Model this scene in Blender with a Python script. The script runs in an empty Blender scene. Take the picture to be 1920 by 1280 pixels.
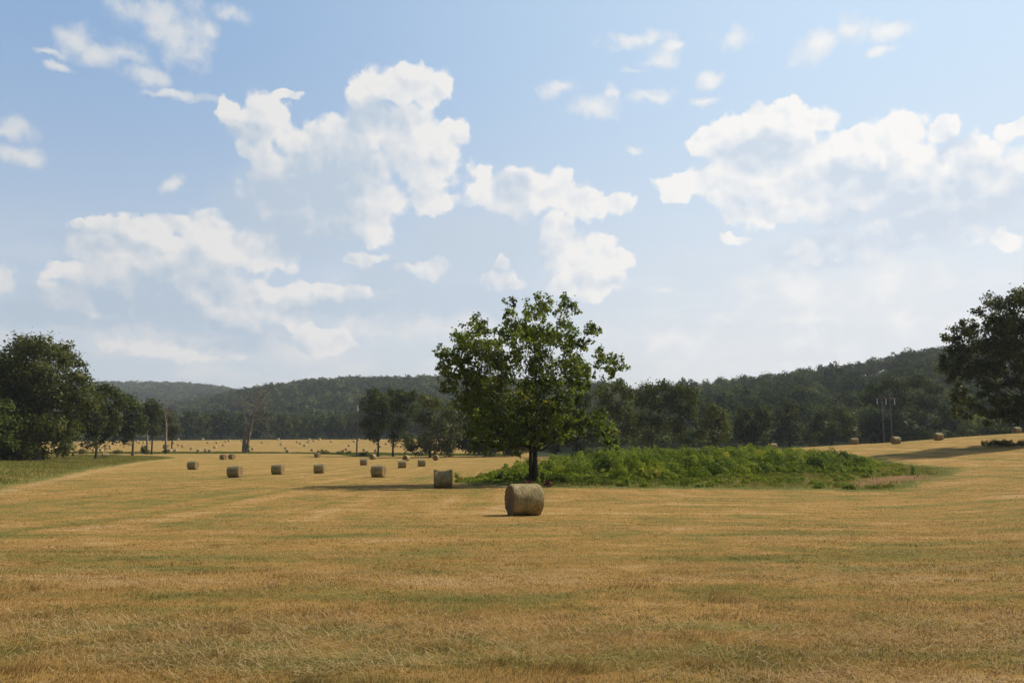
import bpy, math, random
import numpy as np
from mathutils import Vector

# ------------------------------------------------------------------ camera, sky, sun, exposure
scene = bpy.context.scene
COL = scene.collection
F_PX, W_PX, H_PX, HORIZON = 1550.0, 1920.0, 1280.0, 838.0
PITCH = math.atan((HORIZON - H_PX / 2) / F_PX)
EYE = 1.65
SUN_AZ, SUN_EL = math.radians(66), math.radians(45)

cam_data = bpy.data.cameras.new('camera')
cam = bpy.data.objects.new('camera', cam_data)
COL.objects.link(cam)
cam.location = (0, 0, EYE)
cam.rotation_euler = (math.radians(90) + PITCH, 0, 0)
cam_data.sensor_width = 36.0
cam_data.sensor_fit = 'HORIZONTAL'
cam_data.lens = 36.0 * F_PX / W_PX
cam_data.clip_start = 0.1
cam_data.clip_end = 20000
scene.camera = cam

scene.view_settings.view_transform = 'Standard'
scene.view_settings.look = 'None'
scene.view_settings.exposure = 0.09
scene.view_settings.gamma = 1.0
scene.cycles.max_bounces = 5
scene.cycles.diffuse_bounces = 3
scene.cycles.glossy_bounces = 1
scene.cycles.transmission_bounces = 3
scene.cycles.volume_bounces = 0
scene.cycles.use_adaptive_sampling = True
scene.cycles.adaptive_threshold = 0.018
scene.cycles.caustics_reflective = False
scene.cycles.caustics_refractive = False
scene.render.film_transparent = False

sun_data = bpy.data.lights.new('sun', 'SUN')
sun_data.energy = 4.6
sun_data.angle = math.radians(0.5)
sun_data.color = (1.0, 0.90, 0.74)
sun = bpy.data.objects.new('sun', sun_data)
COL.objects.link(sun)
sdir = Vector((math.sin(SUN_AZ) * math.cos(SUN_EL), math.cos(SUN_AZ) * math.cos(SUN_EL), math.sin(SUN_EL)))
sun.rotation_euler = sdir.to_track_quat('Z', 'Y').to_euler()
sun.location = (60, 30, 80)


def pix_dir(px, py):
    """direction of a photo pixel: (tan azimuth, tan of the slope against depth)"""
    a = (px - W_PX / 2) / F_PX
    b = (H_PX / 2 - py) / F_PX
    den = math.cos(PITCH) - b * math.sin(PITCH)
    return a / den, (math.sin(PITCH) + b * math.cos(PITCH)) / den


class Nodes:
    """small helper to wire shader nodes"""

    def __init__(self, tree):
        self.t = tree
        self.n = tree.nodes
        self.l = tree.links

    def new(self, kind, **kw):
        nd = self.n.new(kind)
        for k, v in kw.items():
            setattr(nd, k, v)
        return nd

    def put(self, sock, v):
        if hasattr(v, 'is_output'):
            self.l.new(v, sock)
        else:
            sock.default_value = v

    def math(self, op, a, b=0.0, c=0.0, clamp=False):
        nd = self.new('ShaderNodeMath', operation=op)
        nd.use_clamp = clamp
        for i, v in enumerate((a, b, c)):
            self.put(nd.inputs[i], v)
        return nd.outputs[0]

    def vmath(self, op, a, b=(0, 0, 0), c=(0, 0, 0), out=0):
        nd = self.new('ShaderNodeVectorMath', operation=op)
        self.put(nd.inputs[0], a)
        self.put(nd.inputs[1], b)
        if op == 'MULTIPLY_ADD':
            self.put(nd.inputs[2], c)
        return nd.outputs['Value'] if out == 'v' else nd.outputs[0]

    def noise(self, vec, scale, detail=4.0, rough=0.55, dims='3D', color=False, lac=2.0, dist=0.0):
        nd = self.new('ShaderNodeTexNoise', noise_dimensions=dims)
        self.put(nd.inputs['Vector'], vec)
        nd.inputs['Scale'].default_value = scale
        nd.inputs['Detail'].default_value = detail
        nd.inputs['Roughness'].default_value = rough
        nd.inputs['Lacunarity'].default_value = lac
        nd.inputs['Distortion'].default_value = dist
        return nd.outputs['Color'] if color else nd.outputs[0]

    def smooth(self, x, lo, hi, a=0.0, b=1.0):
        nd = self.new('ShaderNodeMapRange', interpolation_type='SMOOTHSTEP')
        self.put(nd.inputs['Value'], x)
        for k, v in (('From Min', lo), ('From Max', hi), ('To Min', a), ('To Max', b)):
            self.put(nd.inputs[k], v)
        return nd.outputs[0]

    def mix(self, fac, a, b, mode='MIX'):
        nd = self.new('ShaderNodeMix', data_type='RGBA', blend_type=mode)
        self.put(nd.inputs[0], fac)
        for i, v in ((6, a), (7, b)):
            if not hasattr(v, 'is_output'):
                v = tuple(v) + (1.0,) if len(v) == 3 else v
            self.put(nd.inputs[i], v)
        return nd.outputs[2]

    def ramp(self, fac, stops):
        nd = self.new('ShaderNodeValToRGB')
        self.put(nd.inputs[0], fac)
        el = nd.color_ramp.elements
        while len(el) < len(stops):
            el.new(0.5)
        for e, (p, c) in zip(el, stops):
            e.position = p
            e.color = tuple(c) + (1.0,)
        return nd.outputs[0]


def build_world():
    w = bpy.data.worlds.new('World')
    scene.world = w
    w.use_nodes = True
    w.node_tree.nodes.clear()
    N = Nodes(w.node_tree)
    out = N.new('ShaderNodeOutputWorld')
    bg = N.new('ShaderNodeBackground')
    N.l.new(bg.outputs[0], out.inputs[0])
    S = 0.12
    bg.inputs['Strength'].default_value = S
    sky = N.new('ShaderNodeTexSky', sky_type='NISHITA')
    sky.sun_disc = False
    sky.sun_elevation = SUN_EL
    sky.sun_rotation = SUN_AZ
    sky.air_density = 1.0
    sky.dust_density = 3.0
    sky.ozone_density = 1.0
    d = N.new('ShaderNodeTexCoord').outputs['Generated']
    sep = N.new('ShaderNodeSeparateXYZ')
    N.l.new(d, sep.inputs[0])
    az = N.math('ARCTAN2', sep.outputs[0], sep.outputs[1])
    el = N.math('ARCSINE', sep.outputs[2])
    comb = N.new('ShaderNodeCombineXYZ')
    N.l.new(az, comb.inputs[0])
    N.l.new(el, comb.inputs[1])
    P = comb.outputs[0]
    # the wind-torn outline: the lumps' domain is warped at two sizes
    w1 = N.vmath('SUBTRACT', N.noise(P, 14.0, 3.0, 0.6, '2D', True), (0.5, 0.5, 0.5))
    w2 = N.vmath('SUBTRACT', N.noise(P, 55.0, 4.0, 0.6, '2D', True), (0.5, 0.5, 0.5))
    Pw = N.vmath('MULTIPLY_ADD', w1, (0.036, 0.026, 0), P)
    Pw = N.vmath('MULTIPLY_ADD', w2, (0.013, 0.012, 0), Pw)

    def field(blobs, grow, Pw=Pw, sm=0.25):
        acc = None
        for (px, py, rx, ry) in blobs:
            u, v = pix_dir(px, py)
            a = math.atan(u)
            e = math.asin(v / math.sqrt(1 + u * u + v * v))
            k = math.cos(a)
            sx, sy = F_PX / rx / k / k / grow, F_PX / ry / k / grow
            q = N.vmath('MULTIPLY_ADD', Pw, (sx, sy, 0), (-a * sx, -e * sy, 0))
            ln = N.vmath('LENGTH', q, out='v')
            acc = ln if acc is None else N.math('SMOOTH_MIN', acc, ln, sm)
        return N.math('SUBTRACT', 1.0, acc)

    cumulus = [
        (730, 165, 75, 50), (800, 170, 55, 45), (690, 190, 50, 40), (740, 245, 115, 65), (850, 250, 38, 30), (790, 290, 100, 60),
        (660, 260, 60, 50), (495, 220, 68, 52), (440, 215, 32, 28), (545, 180, 26, 11), (475, 275, 38, 26), (620, 310, 130, 70),
        (565, 370, 100, 60), (680, 370, 90, 70), (705, 430, 40, 35), (810, 372, 70, 28), 
        (960, 365, 90, 48), (1035, 360, 75, 38), (1095, 385, 70, 36), (1150, 380, 42, 22), (920, 325, 20, 20),
        (1040, 430, 40, 42), (1085, 482, 85, 48), (1160, 485, 48, 25), (1090, 532, 72, 36),
        (790, 512, 45, 17), (828, 502, 22, 18), (690, 486, 38, 12), (950, 525, 40, 20), (945, 488, 13, 15),
        (150, 425, 26, 13), (230, 430, 75, 32), (310, 422, 62, 26), (385, 440, 75, 42), (480, 470, 90, 42), (330, 490, 140, 62),
        (230, 505, 110, 50), (115, 503, 42, 20), (15, 530, 32, 36), (82, 545, 15, 14), (210, 560, 150, 34), (410, 560, 150, 48),
        (600, 548, 130, 18), (550, 600, 60, 32), (450, 600, 60, 40), (330, 650, 120, 30), (600, 640, 60, 26),
        (1480, 207, 52, 24), (1410, 228, 58, 30), (1540, 222, 56, 30), (1340, 262, 52, 32), (1440, 280, 130, 62), (1600, 272, 92, 46),
        (1690, 250, 62, 36), (1725, 305, 55, 50), (1760, 342, 26, 15), (1780, 250, 42, 27), (1830, 290, 62, 46), (1872, 312, 26, 25),
        (1905, 245, 46, 23), (1930, 330, 60, 60), (1285, 350, 52, 26), (1345, 340, 62, 40), (1560, 365, 180, 60), (1760, 400, 180, 62),
        (1375, 445, 27, 14), (1560, 470, 100, 30), (1890, 445, 34, 20),
        (600, 285, 90, 55), (540, 325, 80, 50), (600, 400, 110, 45), (250, 470, 130, 50), (330, 540, 190, 46), (1400, 335, 130, 50), (1640, 330, 160, 60), (1800, 375, 150, 60),
        (1450, 395, 90, 36), (520, 560, 90, 30)]
    wisps = [
        (300, 30, 75, 42), (345, 70, 42, 50), (372, 105, 36, 34), (140, 72, 42, 30), (175, 100, 52, 25), (240, 102, 52, 22),
        (285, 142, 42, 18), (90, 98, 26, 7), (392, 65, 28, 20), (430, 30, 42, 15), (118, 130, 32, 7), (330, 180, 60, 8),
        (10, 235, 70, 18), (35, 285, 60, 18), (1180, 75, 60, 13), (1265, 88, 19, 9), (1225, 115, 44, 18), (1190, 135, 34, 10),
        (1055, 170, 34, 16), (1108, 202, 48, 22), (1140, 175, 16, 16), (1222, 180, 56, 14), (1385, 70, 44, 20), (1540, 85, 48, 24),
        (1595, 62, 40, 22), (1665, 48, 54, 15), (1640, 93, 27, 10), (1325, 150, 27, 13), (1320, 192, 30, 8), (1190, 283, 25, 9),
        (1640, 545, 220, 50), (1350, 590, 62, 26), (1530, 600, 100, 26), (1500, 650, 160, 45), (1700, 600, 130, 52), (1245, 543, 30, 8),
        (700, 620, 110, 28), (316, 340, 16, 14), (300, 640, 190, 30), (560, 660, 130, 34), (850, 610, 120, 24), (1250, 640, 160, 44), (1420, 560, 90, 22),
        (1500, 540, 160, 40), (1780, 610, 120, 50), (120, 650, 110, 24), (1560, 690, 300, 24)]
    greys = [
        (560, 385, 120, 66), (625, 330, 85, 62), (700, 225, 60, 28), (230, 565, 170, 34), (330, 540, 90, 34), (890, 470, 110, 66),
        (850, 565, 140, 40), (1430, 285, 70, 30), (1600, 345, 110, 24), (1740, 410, 180, 46), (1860, 375, 90, 50), (1820, 310, 30, 20), (1560, 472, 90, 28),
        (1800, 285, 36, 22), (440, 640, 120, 20), (465, 240, 36, 20), (720, 522, 44, 26), (960, 350, 34, 26), (190, 450, 60, 20), (110, 590, 130, 26), (250, 600, 150, 26), (390, 555, 60, 24), (560, 470, 60, 20), (640, 575, 120, 18)]
    fbm = N.noise(P, 22.0, 6.0, 0.54, '2D')
    Poff = N.vmath('ADD', P, (0.0090, 0.0130, 0))
    fbm_sun = N.noise(Poff, 22.0, 5.0, 0.54, '2D')
    puff = N.math('SUBTRACT', fbm, 0.5)

    def billow(vec):
        nd = N.new('ShaderNodeTexVoronoi', voronoi_dimensions='2D', feature='SMOOTH_F1')
        N.put(nd.inputs['Vector'], vec)
        nd.inputs['Scale'].default_value = 25.0
        nd.inputs['Detail'].default_value = 1.6
        nd.inputs['Roughness'].default_value = 0.5
        nd.inputs['Smoothness'].default_value = 0.5
        return nd.outputs['Distance']
    wob = N.vmath('MULTIPLY_ADD', w2, (0.014, 0.014, 0), P)
    bil = billow(wob)
    bil_sun = billow(N.vmath('ADD', wob, (0.0050, 0.0075, 0)))
    heap = N.math('SUBTRACT', 0.60, bil)
    fc = N.math('MULTIPLY_ADD', puff, 0.75, N.math('MULTIPLY_ADD', heap, 0.85, N.math('MULTIPLY', field(cumulus, 1.10), 1.5)))
    fc = N.math('MULTIPLY_ADD', N.math('SUBTRACT', N.noise(P, 90.0, 3.0, 0.6, '2D'), 0.5), 0.20, fc)
    # how deep the cloud is between a point and the sun, up to the right
    deep = field([b for b in cumulus if b[2] * b[3] > 900], 1.05, N.vmath('ADD', Pw, (0.016, 0.030, 0)), 0.3)
    fw = N.math('MULTIPLY_ADD', puff, 2.0, field(wisps, 1.2))
    fg = N.math('MULTIPLY_ADD', puff, 1.0, field(greys, 1.22))
    ag = N.smooth(fg, -0.40, 0.50)
    # lumps end crisply where the sun strikes them and melt away where they are grey
    ac = N.smooth(fc, -0.05, N.math('MULTIPLY_ADD', ag, 0.22, 0.36))
    aw = N.smooth(fw, -0.15, 0.8, 0.0, 0.88)
    front_ = N.smooth(N.math('ABSOLUTE', az), 1.7, 0.95)
    streak = N.noise(N.vmath('MULTIPLY', P, (1.0, 3.2, 1.0)), 6.0, 7.0, 0.62, '2D')
    veil = N.math('MULTIPLY', N.smooth(streak, 0.40, 0.70), N.math('MULTIPLY', front_, N.smooth(el, 0.30, 0.05)))
    slope = N.math('SUBTRACT', fbm, fbm_sun)
    lit = N.math('MULTIPLY_ADD', slope, 1.1, 1.0)
    lit = N.math('MULTIPLY_ADD', N.math('SUBTRACT', bil_sun, bil), 0.85, lit)
    lit = N.math('MULTIPLY_ADD', N.smooth(N.math('MULTIPLY_ADD', heap, 0.5, deep), 0.0, 0.95), -0.50, lit)
    lit = N.math('MULTIPLY_ADD', ag, -0.66, lit, clamp=True)
    side = N.smooth(az, -0.6, 0.5)
    K = 1.0 / S
    white = N.mix(side, tuple(K * q for q in (0.76, 0.75, 0.74)), tuple(K * q for q in (0.93, 0.915, 0.89)))
    grey = N.mix(side, tuple(K * q for q in (0.435, 0.53, 0.635)), tuple(K * q for q in (0.62, 0.70, 0.80)))
    cloud = N.mix(lit, grey, white)
    # blue air: deepest high up and away from the sun, milky towards the sun and the hills
    top = N.mix(side, tuple(K * q for q in (0.29, 0.46, 0.72)), tuple(K * q for q in (0.62, 0.80, 0.98)))
    hor = N.mix(side, tuple(K * q for q in (0.67, 0.745, 0.805)), tuple(K * q for q in (0.89, 0.89, 0.875)))
    milky = N.mix(N.smooth(el, 0.0, 0.48), hor, top)
    front = N.math('MULTIPLY', N.smooth(el, 1.05, 0.62), N.smooth(N.math('ABSOLUTE', az), 1.7, 0.95))
    base = N.mix(N.math('MULTIPLY', front, 0.80), N.mix(1.0, sky.outputs[0], (0.62, 0.66, 0.72), 'MULTIPLY'), milky)
    c = N.mix(N.math('MULTIPLY', veil, 0.72), base, N.mix(0.85, grey, white))
    c = N.mix(N.math('MULTIPLY', ag, 0.88), c, grey)
    c = N.mix(aw, c, N.mix(N.smooth(fw, 0.2, 1.5, 0.45, 0.95), grey, white))
    low = N.smooth(el, 0.0, 0.11, 0.40, 0.98)
    c = N.mix(N.math('MULTIPLY', ac, low), c, cloud)
    N.l.new(c, bg.inputs['Color'])
    w.cycles.sampling_method = 'MANUAL'
    w.cycles.sample_map_resolution = 256


build_world()

# ------------------------------------------------------------------ numeric helpers
rng = np.random.default_rng(7)


def hash2(ix, iy, seed):
    h = (ix.astype(np.int64) * 374761393 + iy.astype(np.int64) * 668265263 + seed * 974711) & 0xFFFFFFFF
    h = ((h ^ (h >> 13)) * 1274126177) & 0xFFFFFFFF
    h = h ^ (h >> 16)
    return (h & 0xFFFF) / 65535.0


def vnoise(x, y, seed=0):
    ix, iy = np.floor(x), np.floor(y)
    fx, fy = x - ix, y - iy
    fx, fy = fx * fx * (3 - 2 * fx), fy * fy * (3 - 2 * fy)
    a, b = hash2(ix, iy, seed), hash2(ix + 1, iy, seed)
    c, d = hash2(ix, iy + 1, seed), hash2(ix + 1, iy + 1, seed)
    return (a * (1 - fx) + b * fx) * (1 - fy) + (c * (1 - fx) + d * fx) * fy


def fnoise(x, y, seed=0, octaves=3):
    s, a, t = 0.0, 1.0, 0.0
    for i in range(octaves):
        s = s + a * vnoise(x * 2 ** i, y * 2 ** i, seed + i)
        t += a
        a *= 0.5
    return s / t


# ------------------------------------------------------------------ the lie of the land, metres round the camera
# for some photo columns: how high the ground lies in the picture at some depths, read off the bales' sizes
NEAR = [(1, 2600), (3, 1640), (5.8, 1279), (12, 1094), (20, 1026), (36, 966)]
PROFILE = {
    -800: NEAR + [(62, 912), (90, 888), (114, 872), (163, 858), (217, 850), (300, 846), (395, 838), (560, 826), (1000, 812), (1800, 775), (3000, 724), (5000, 760)],
    0: NEAR + [(62, 915), (90, 890), (114, 876), (163, 862), (217, 855), (300, 848), (395, 841), (560, 825.5), (640, 823), (1000, 815), (1800, 775), (3000, 723), (5000, 760)],
    230: NEAR + [(62, 914), (90, 893), (114, 881), (163, 868), (217, 858), (300, 848), (395, 842), (560, 825), (640, 823), (1000, 815), (1800, 772), (3000, 721), (5000, 760)],
    340: NEAR + [(62, 914), (90, 895), (114, 883), (163, 870), (217, 858), (300, 848), (395, 842), (560, 824.5), (640, 822), (1000, 808), (1800, 770), (3000, 722), (5000, 760)],
    430: NEAR + [(62, 914), (90, 895), (114, 886), (163, 872), (217, 858.5), (300, 848), (395, 842), (560, 824), (640, 822), (1000, 795), (1400, 744), (2000, 755), (3000, 729), (5000, 770)],
    520: NEAR + [(62, 914), (90, 895), (114, 887), (163, 873), (217, 858.5), (300, 848), (395, 842), (560, 824), (640, 822), (900, 800), (1400, 729), (2000, 750), (5000, 790)],
    640: NEAR + [(62, 914), (90, 895), (114, 887), (163, 873), (217, 859), (300, 849), (395, 842), (560, 824), (640, 822), (900, 795), (1400, 718), (2000, 740), (5000, 790)],
    800: NEAR + [(62, 914), (90, 894), (114, 885), (163, 871), (217, 859), (300, 850), (395, 843), (560, 824), (640, 822), (900, 792), (1400, 716), (2000, 740), (5000, 790)],
    950: NEAR + [(62, 913), (80, 897), (114, 881), (163, 866), (217, 858), (300, 850), (395, 843), (560, 826), (900, 785), (1400, 716), (2000, 740), (5000, 790)],
    1100: NEAR + [(62, 914), (80, 888), (100, 868), (130, 862), (163, 860), (217, 856), (300, 850), (395, 838), (700, 785), (1000, 732), (1400, 742), (5000, 790)],
    1300: NEAR + [(62, 914), (80, 884), (100, 865), (130, 858), (163, 852), (217, 848), (300, 846), (395, 815), (600, 770), (800, 742), (1100, 755), (5000, 790)],
    1500: NEAR + [(62, 915), (80, 887), (100, 867), (130, 852), (165, 840), (217, 838), (300, 842), (395, 805), (560, 752), (750, 725), (1100, 745), (5000, 790)],
    1600: NEAR + [(62, 916), (80, 890), (100, 869), (130, 848), (165, 833), (190, 831), (300, 842), (395, 805), (560, 740), (750, 707), (1100, 730), (5000, 790)],
    1680: NEAR + [(62, 914), (80, 890), (100, 868), (130, 840), (150, 830), (170, 829), (217, 833), (300, 838), (395, 800), (560, 720), (750, 689), (1100, 720), (5000, 790)],
    1750: NEAR + [(62, 908), (80, 886), (100, 862), (130, 833), (147, 825), (170, 821), (217, 829), (300, 834), (395, 795), (560, 705), (750, 677), (1100, 715), (5000, 790)],
    1920: [(1, 2600), (3, 1640), (5.8, 1276), (12, 1088), (20, 1018), (36, 955), (62, 893), (80, 868), (100, 846), (130, 821), (155, 812), (175, 809), (217, 818), (300, 825), (395, 790), (560, 700), (750, 664), (1100, 700), (5000, 790)],
    2700: [(1, 2600), (3, 1640), (5.8, 1270), (12, 1078), (20, 1000), (36, 935), (62, 872), (80, 850), (100, 832), (130, 812), (155, 802), (175, 798), (217, 810), (300, 820), (395, 790), (560, 700), (750, 664), (1100, 700), (5000, 790)],
}
_cols = np.array(sorted(PROFILE))
LD = np.linspace(0, math.log(5000), 260)
_tab = []
for c_ in _cols:
    dd = np.array([p[0] for p in PROFILE[c_]], float)
    zz = np.array([p[0] * math.tan(PITCH + math.atan((H_PX / 2 - p[1]) / F_PX)) for p in PROFILE[c_]])
    _tab.append(np.interp(LD, np.log(dd), zz))
_tab = np.array(_tab)
PXF = np.arange(-800, 2701, 20.0)
_tab = np.array([np.interp(PXF, _cols, _tab[:, j]) for j in range(len(LD))]).T


def _blur(a, axis, s):
    k = np.exp(-0.5 * (np.arange(-3 * s, 3 * s + 1) / s) ** 2)
    k /= k.sum()
    pad = [(0, 0), (0, 0)]
    pad[axis] = (3 * s, 3 * s)
    ap = np.pad(a, pad, mode='edge')
    o = np.zeros_like(a)
    for i, w_ in enumerate(k):
        o += w_ * (ap[i:i + a.shape[0], :] if axis == 0 else ap[:, i:i + a.shape[1]])
    return o


TAB = _blur(_blur(_tab, 0, 2), 1, 2)
A_LIM = math.radians(42)


def H(X, Y):
    X, Y = np.asarray(X, float), np.asarray(Y, float)
    r = np.hypot(X, Y)
    az = np.clip(np.arctan2(X, Y), -A_LIM, A_LIM)
    d = np.clip(r * np.cos(az), 1.0, 4990)
    fi = np.clip((960 + F_PX * np.tan(az) / math.cos(PITCH) - PXF[0]) / 20.0, 0, len(PXF) - 1.001)
    fj = np.clip(np.log(d) / LD[-1] * (len(LD) - 1), 0, len(LD) - 1.001)
    i, j = fi.astype(int), fj.astype(int)
    a, b = fi - i, fj - j
    z = (TAB[i, j] * (1 - a) + TAB[i + 1, j] * a) * (1 - b) + (TAB[i, j + 1] * (1 - a) + TAB[i + 1, j + 1] * a) * b
    und = (fnoise(X / 9.0, Y / 9.0, 3, 2) - 0.5) * 0.10 * np.clip(r / 10, 0, 1)
    return z + EYE + und


def h1(x, y):
    return float(H(np.array([x]), np.array([y]))[0])


_RAYD = np.exp(np.linspace(math.log(4), math.log(900), 1500))


def ground_at(px, py):
    """where the sight line of a photo pixel first meets the ground: x, y"""
    u, v = pix_dir(px, py)
    z = H(_RAYD * u, _RAYD)
    hit = np.nonzero(EYE + _RAYD * v <= z)[0]
    d = _RAYD[hit[0]] if len(hit) else 600.0
    return d * u, d


def at_depth(px, d):
    u, _ = pix_dir(px, HORIZON)
    return u * d, d


def poly_sdf(P, x, y):
    """signed distance to a polygon, negative inside"""
    P = np.asarray(P, float)
    best = np.full(x.shape, 1e9)
    inside = np.zeros(x.shape, bool)
    n = len(P)
    for i in range(n):
        ax, ay = P[i]
        bx, by = P[(i + 1) % n]
        ex, ey = bx - ax, by - ay
        t = np.clip(((x - ax) * ex + (y - ay) * ey) / (ex * ex + ey * ey + 1e-9), 0, 1)
        best = np.minimum(best, np.hypot(x - ax - t * ex, y - ay - t * ey))
        cond = ((ay > y) != (by > y))
        xi = ax + (y - ay) * ex / (ey if abs(ey) > 1e-9 else 1e-9)
        inside ^= cond & (x < xi)
    return np.where(inside, -best, best)


# regions of ground cover
WEEDS = [ground_at(*p) for p in ((862, 906), (930, 912), (1040, 915), (1200, 916), (1400, 917), (1560, 919), (1690, 921))]
WEEDS += [at_depth(1790, 74), at_depth(1790, 84), at_depth(1700, 96), at_depth(1650, 108), at_depth(1600, 118),
          at_depth(1450, 124), at_depth(1300, 128), at_depth(1100, 124), at_depth(1000, 104), at_depth(920, 87), at_depth(858, 79)]
TALL = [ground_at(*p) for p in ((856, 904), (960, 905), (1060, 907), (1200, 905), (1330, 900), (1450, 892), (1560, 888))]
TALL += [at_depth(1650, 82), at_depth(1660, 95), at_depth(1600, 110), at_depth(1450, 118),
         at_depth(1300, 122), at_depth(1100, 118), at_depth(1010, 100), at_depth(930, 84), at_depth(868, 76)]
SWARD = [ground_at(*p) for p in ((0, 916), (70, 903), (130, 889), (190, 876), (260, 865), (335, 858))]
SWARD += [at_depth(300, 236), at_depth(180, 250), at_depth(0, 240), at_depth(-300, 220), at_depth(-700, 150), at_depth(-700, 60), at_depth(-300, 52)]
HEDGE = [at_depth(-200, 268), at_depth(100, 270), at_depth(300, 274), at_depth(440, 278), at_depth(560, 282), at_depth(640, 262), at_depth(660, 236),
         at_depth(690, 236), at_depth(720, 256), at_depth(850, 252), at_depth(960, 240), at_depth(960, 275), at_depth(700, 300), at_depth(560, 294), at_depth(440, 304), at_depth(100, 300), at_depth(-200, 300)]
CLAY = [ground_at(*p) for p in ((1585, 911), (1615, 898), (1680, 892), (1735, 889), (1745, 897), (1690, 905), (1630, 913))]
TRACK = [ground_at(*p) for p in ((-120, 944), (0, 923), (60, 909), (130, 894), (190, 881), (260, 868), (330, 860))]


# ------------------------------------------------------------------ object helpers
def new_mesh(name, verts, faces, mat=None, smooth=False, attrs=None, mats=None, mat_idx=None):
    """verts (n,3), faces (m,k) of equal size -> mesh data"""
    me = bpy.data.meshes.new(name)
    verts = np.ascontiguousarray(verts, np.float32)
    faces = np.ascontiguousarray(faces, np.int32)
    k = faces.shape[1]
    me.vertices.add(len(verts))
    me.vertices.foreach_set('co', verts.ravel())
    me.loops.add(faces.size)
    me.loops.foreach_set('vertex_index', faces.ravel())
    me.polygons.add(len(faces))
    me.polygons.foreach_set('loop_start', np.arange(0, faces.size, k, dtype=np.int32))
    me.polygons.foreach_set('loop_total', np.full(len(faces), k, np.int32))
    if smooth:
        me.polygons.foreach_set('use_smooth', np.ones(len(faces), bool))
    for m in (mats or ([mat] if mat else [])):
        me.materials.append(m)
    if mat_idx is not None:
        me.polygons.foreach_set('material_index', np.ascontiguousarray(mat_idx, np.int32))
    me.update(calc_edges=True)
    for nm, (dom, val) in (attrs or {}).items():
        at = me.attributes.new(nm, 'FLOAT', dom)
        at.data.foreach_set('value', np.ascontiguousarray(val, np.float32))
    return me


def link(name, data, parent=None, loc=(0, 0, 0)):
    o = bpy.data.objects.new(name, data)
    COL.objects.link(o)
    o.location = loc
    if parent:
        o.parent = parent
    return o


def tag(o, label=None, category=None, group=None, kind=None):
    for k, v in (('label', label), ('category', category), ('group', group), ('kind', kind)):
        if v:
            o[k] = v
    return o


def copy_thing(root, loc, rz=0.0, scale=(1, 1, 1)):
    r = root.copy()
    COL.objects.link(r)
    r.location = loc
    r.rotation_euler = (0, 0, rz)
    r.scale = scale
    for ch in list(root.children):
        c = ch.copy()
        COL.objects.link(c)
        c.parent = r
    return r


# ------------------------------------------------------------------ materials
def material(name):
    m = bpy.data.materials.new(name)
    m.use_nodes = True
    m.node_tree.nodes.clear()
    N = Nodes(m.node_tree)
    out = N.new('ShaderNodeOutputMaterial')
    return m, N, out


def principled(N, color, rough=0.8, spec=0.2, normal=None):
    b = N.new('ShaderNodeBsdfPrincipled')
    N.put(b.inputs['Base Color'], color if hasattr(color, 'is_output') else tuple(color) + (1.0,))
    N.put(b.inputs['Roughness'], rough)
    b.inputs['Specular IOR Level'].default_value = spec
    if normal is not None:
        N.l.new(normal, b.inputs['Normal'])
    return b.outputs[0]


def bump(N, height, strength, dist):
    b = N.new('ShaderNodeBump')
    b.inputs['Strength'].default_value = strength
    b.inputs['Distance'].default_value = dist
    N.l.new(height, b.inputs['Height'])
    return b.outputs[0]


def leaf_material(name, stops, translucency=0.35, trans_tint=(1.25, 1.25, 0.6), patch=0.25, spec=0.25):
    """leaves: colour from each leaf's own tint, sheen, some light passing through"""
    m, N, out = material(name)
    at = N.new('ShaderNodeAttribute', attribute_name='tint').outputs['Fac']
    pos = N.new('ShaderNodeTexCoord').outputs['Object']
    big = N.noise(pos, patch, 2.0, 0.5)
    f = N.math('MULTIPLY_ADD', N.math('SUBTRACT', big, 0.5), 0.9, at, clamp=True)
    col = N.ramp(f, stops)
    b = principled(N, col, 0.55, spec)
    tr = N.new('ShaderNodeBsdfTranslucent')
    N.l.new(N.mix(1.0, col, trans_tint, 'MULTIPLY'), tr.inputs[0])
    mx = N.new('ShaderNodeMixShader')
    mx.inputs[0].default_value = translucency
    N.l.new(b, mx.inputs[1])
    N.l.new(tr.outputs[0], mx.inputs[2])
    N.l.new(mx.outputs[0], out.inputs[0])
    return m


def bark_material(name, dark, light, scale=3.0):
    m, N, out = material(name)
    pos = N.new('ShaderNodeTexCoord').outputs['Object']
    st = N.vmath('MULTIPLY', pos, (1, 1, 0.18))
    n = N.noise(st, scale, 6.0, 0.65)
    col = N.mix(N.smooth(n, 0.35, 0.68), dark, light)
    N.l.new(principled(N, col, 0.9, 0.1, bump(N, n, 0.6, 0.05)), out.inputs[0])
    return m


GREEN_SYC = leaf_material('sycamore_leaves', [(0.0, (0.024, 0.040, 0.008)), (0.38, (0.092, 0.128, 0.021)), (0.75, (0.185, 0.212, 0.038)), (1.0, (0.29, 0.26, 0.055))], 0.50, (1.32, 1.42, 0.5), spec=0.35)
GREEN_OAK = leaf_material('oak_leaves', [(0.0, (0.022, 0.031, 0.008)), (0.5, (0.072, 0.090, 0.021)), (1.0, (0.165, 0.170, 0.042))], 0.36, spec=0.12)
GREEN_FAR = leaf_material('far_leaves', [(0.0, (0.018, 0.029, 0.009)), (0.5, (0.056, 0.078, 0.019)), (1.0, (0.140, 0.162, 0.038))], 0.25, patch=0.12, spec=0.03)
GREEN_OLIVE = leaf_material('olive_leaves', [(0.0, (0.030, 0.044, 0.010)), (0.5, (0.095, 0.124, 0.023)), (1.0, (0.195, 0.215, 0.042))], 0.3, spec=0.08)
GREEN_GREY = leaf_material('greyish_leaves', [(0.0, (0.040, 0.052, 0.026)), (0.5, (0.075, 0.090, 0.040)), (1.0, (0.13, 0.13, 0.060))], 0.25, spec=0.05)
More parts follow.
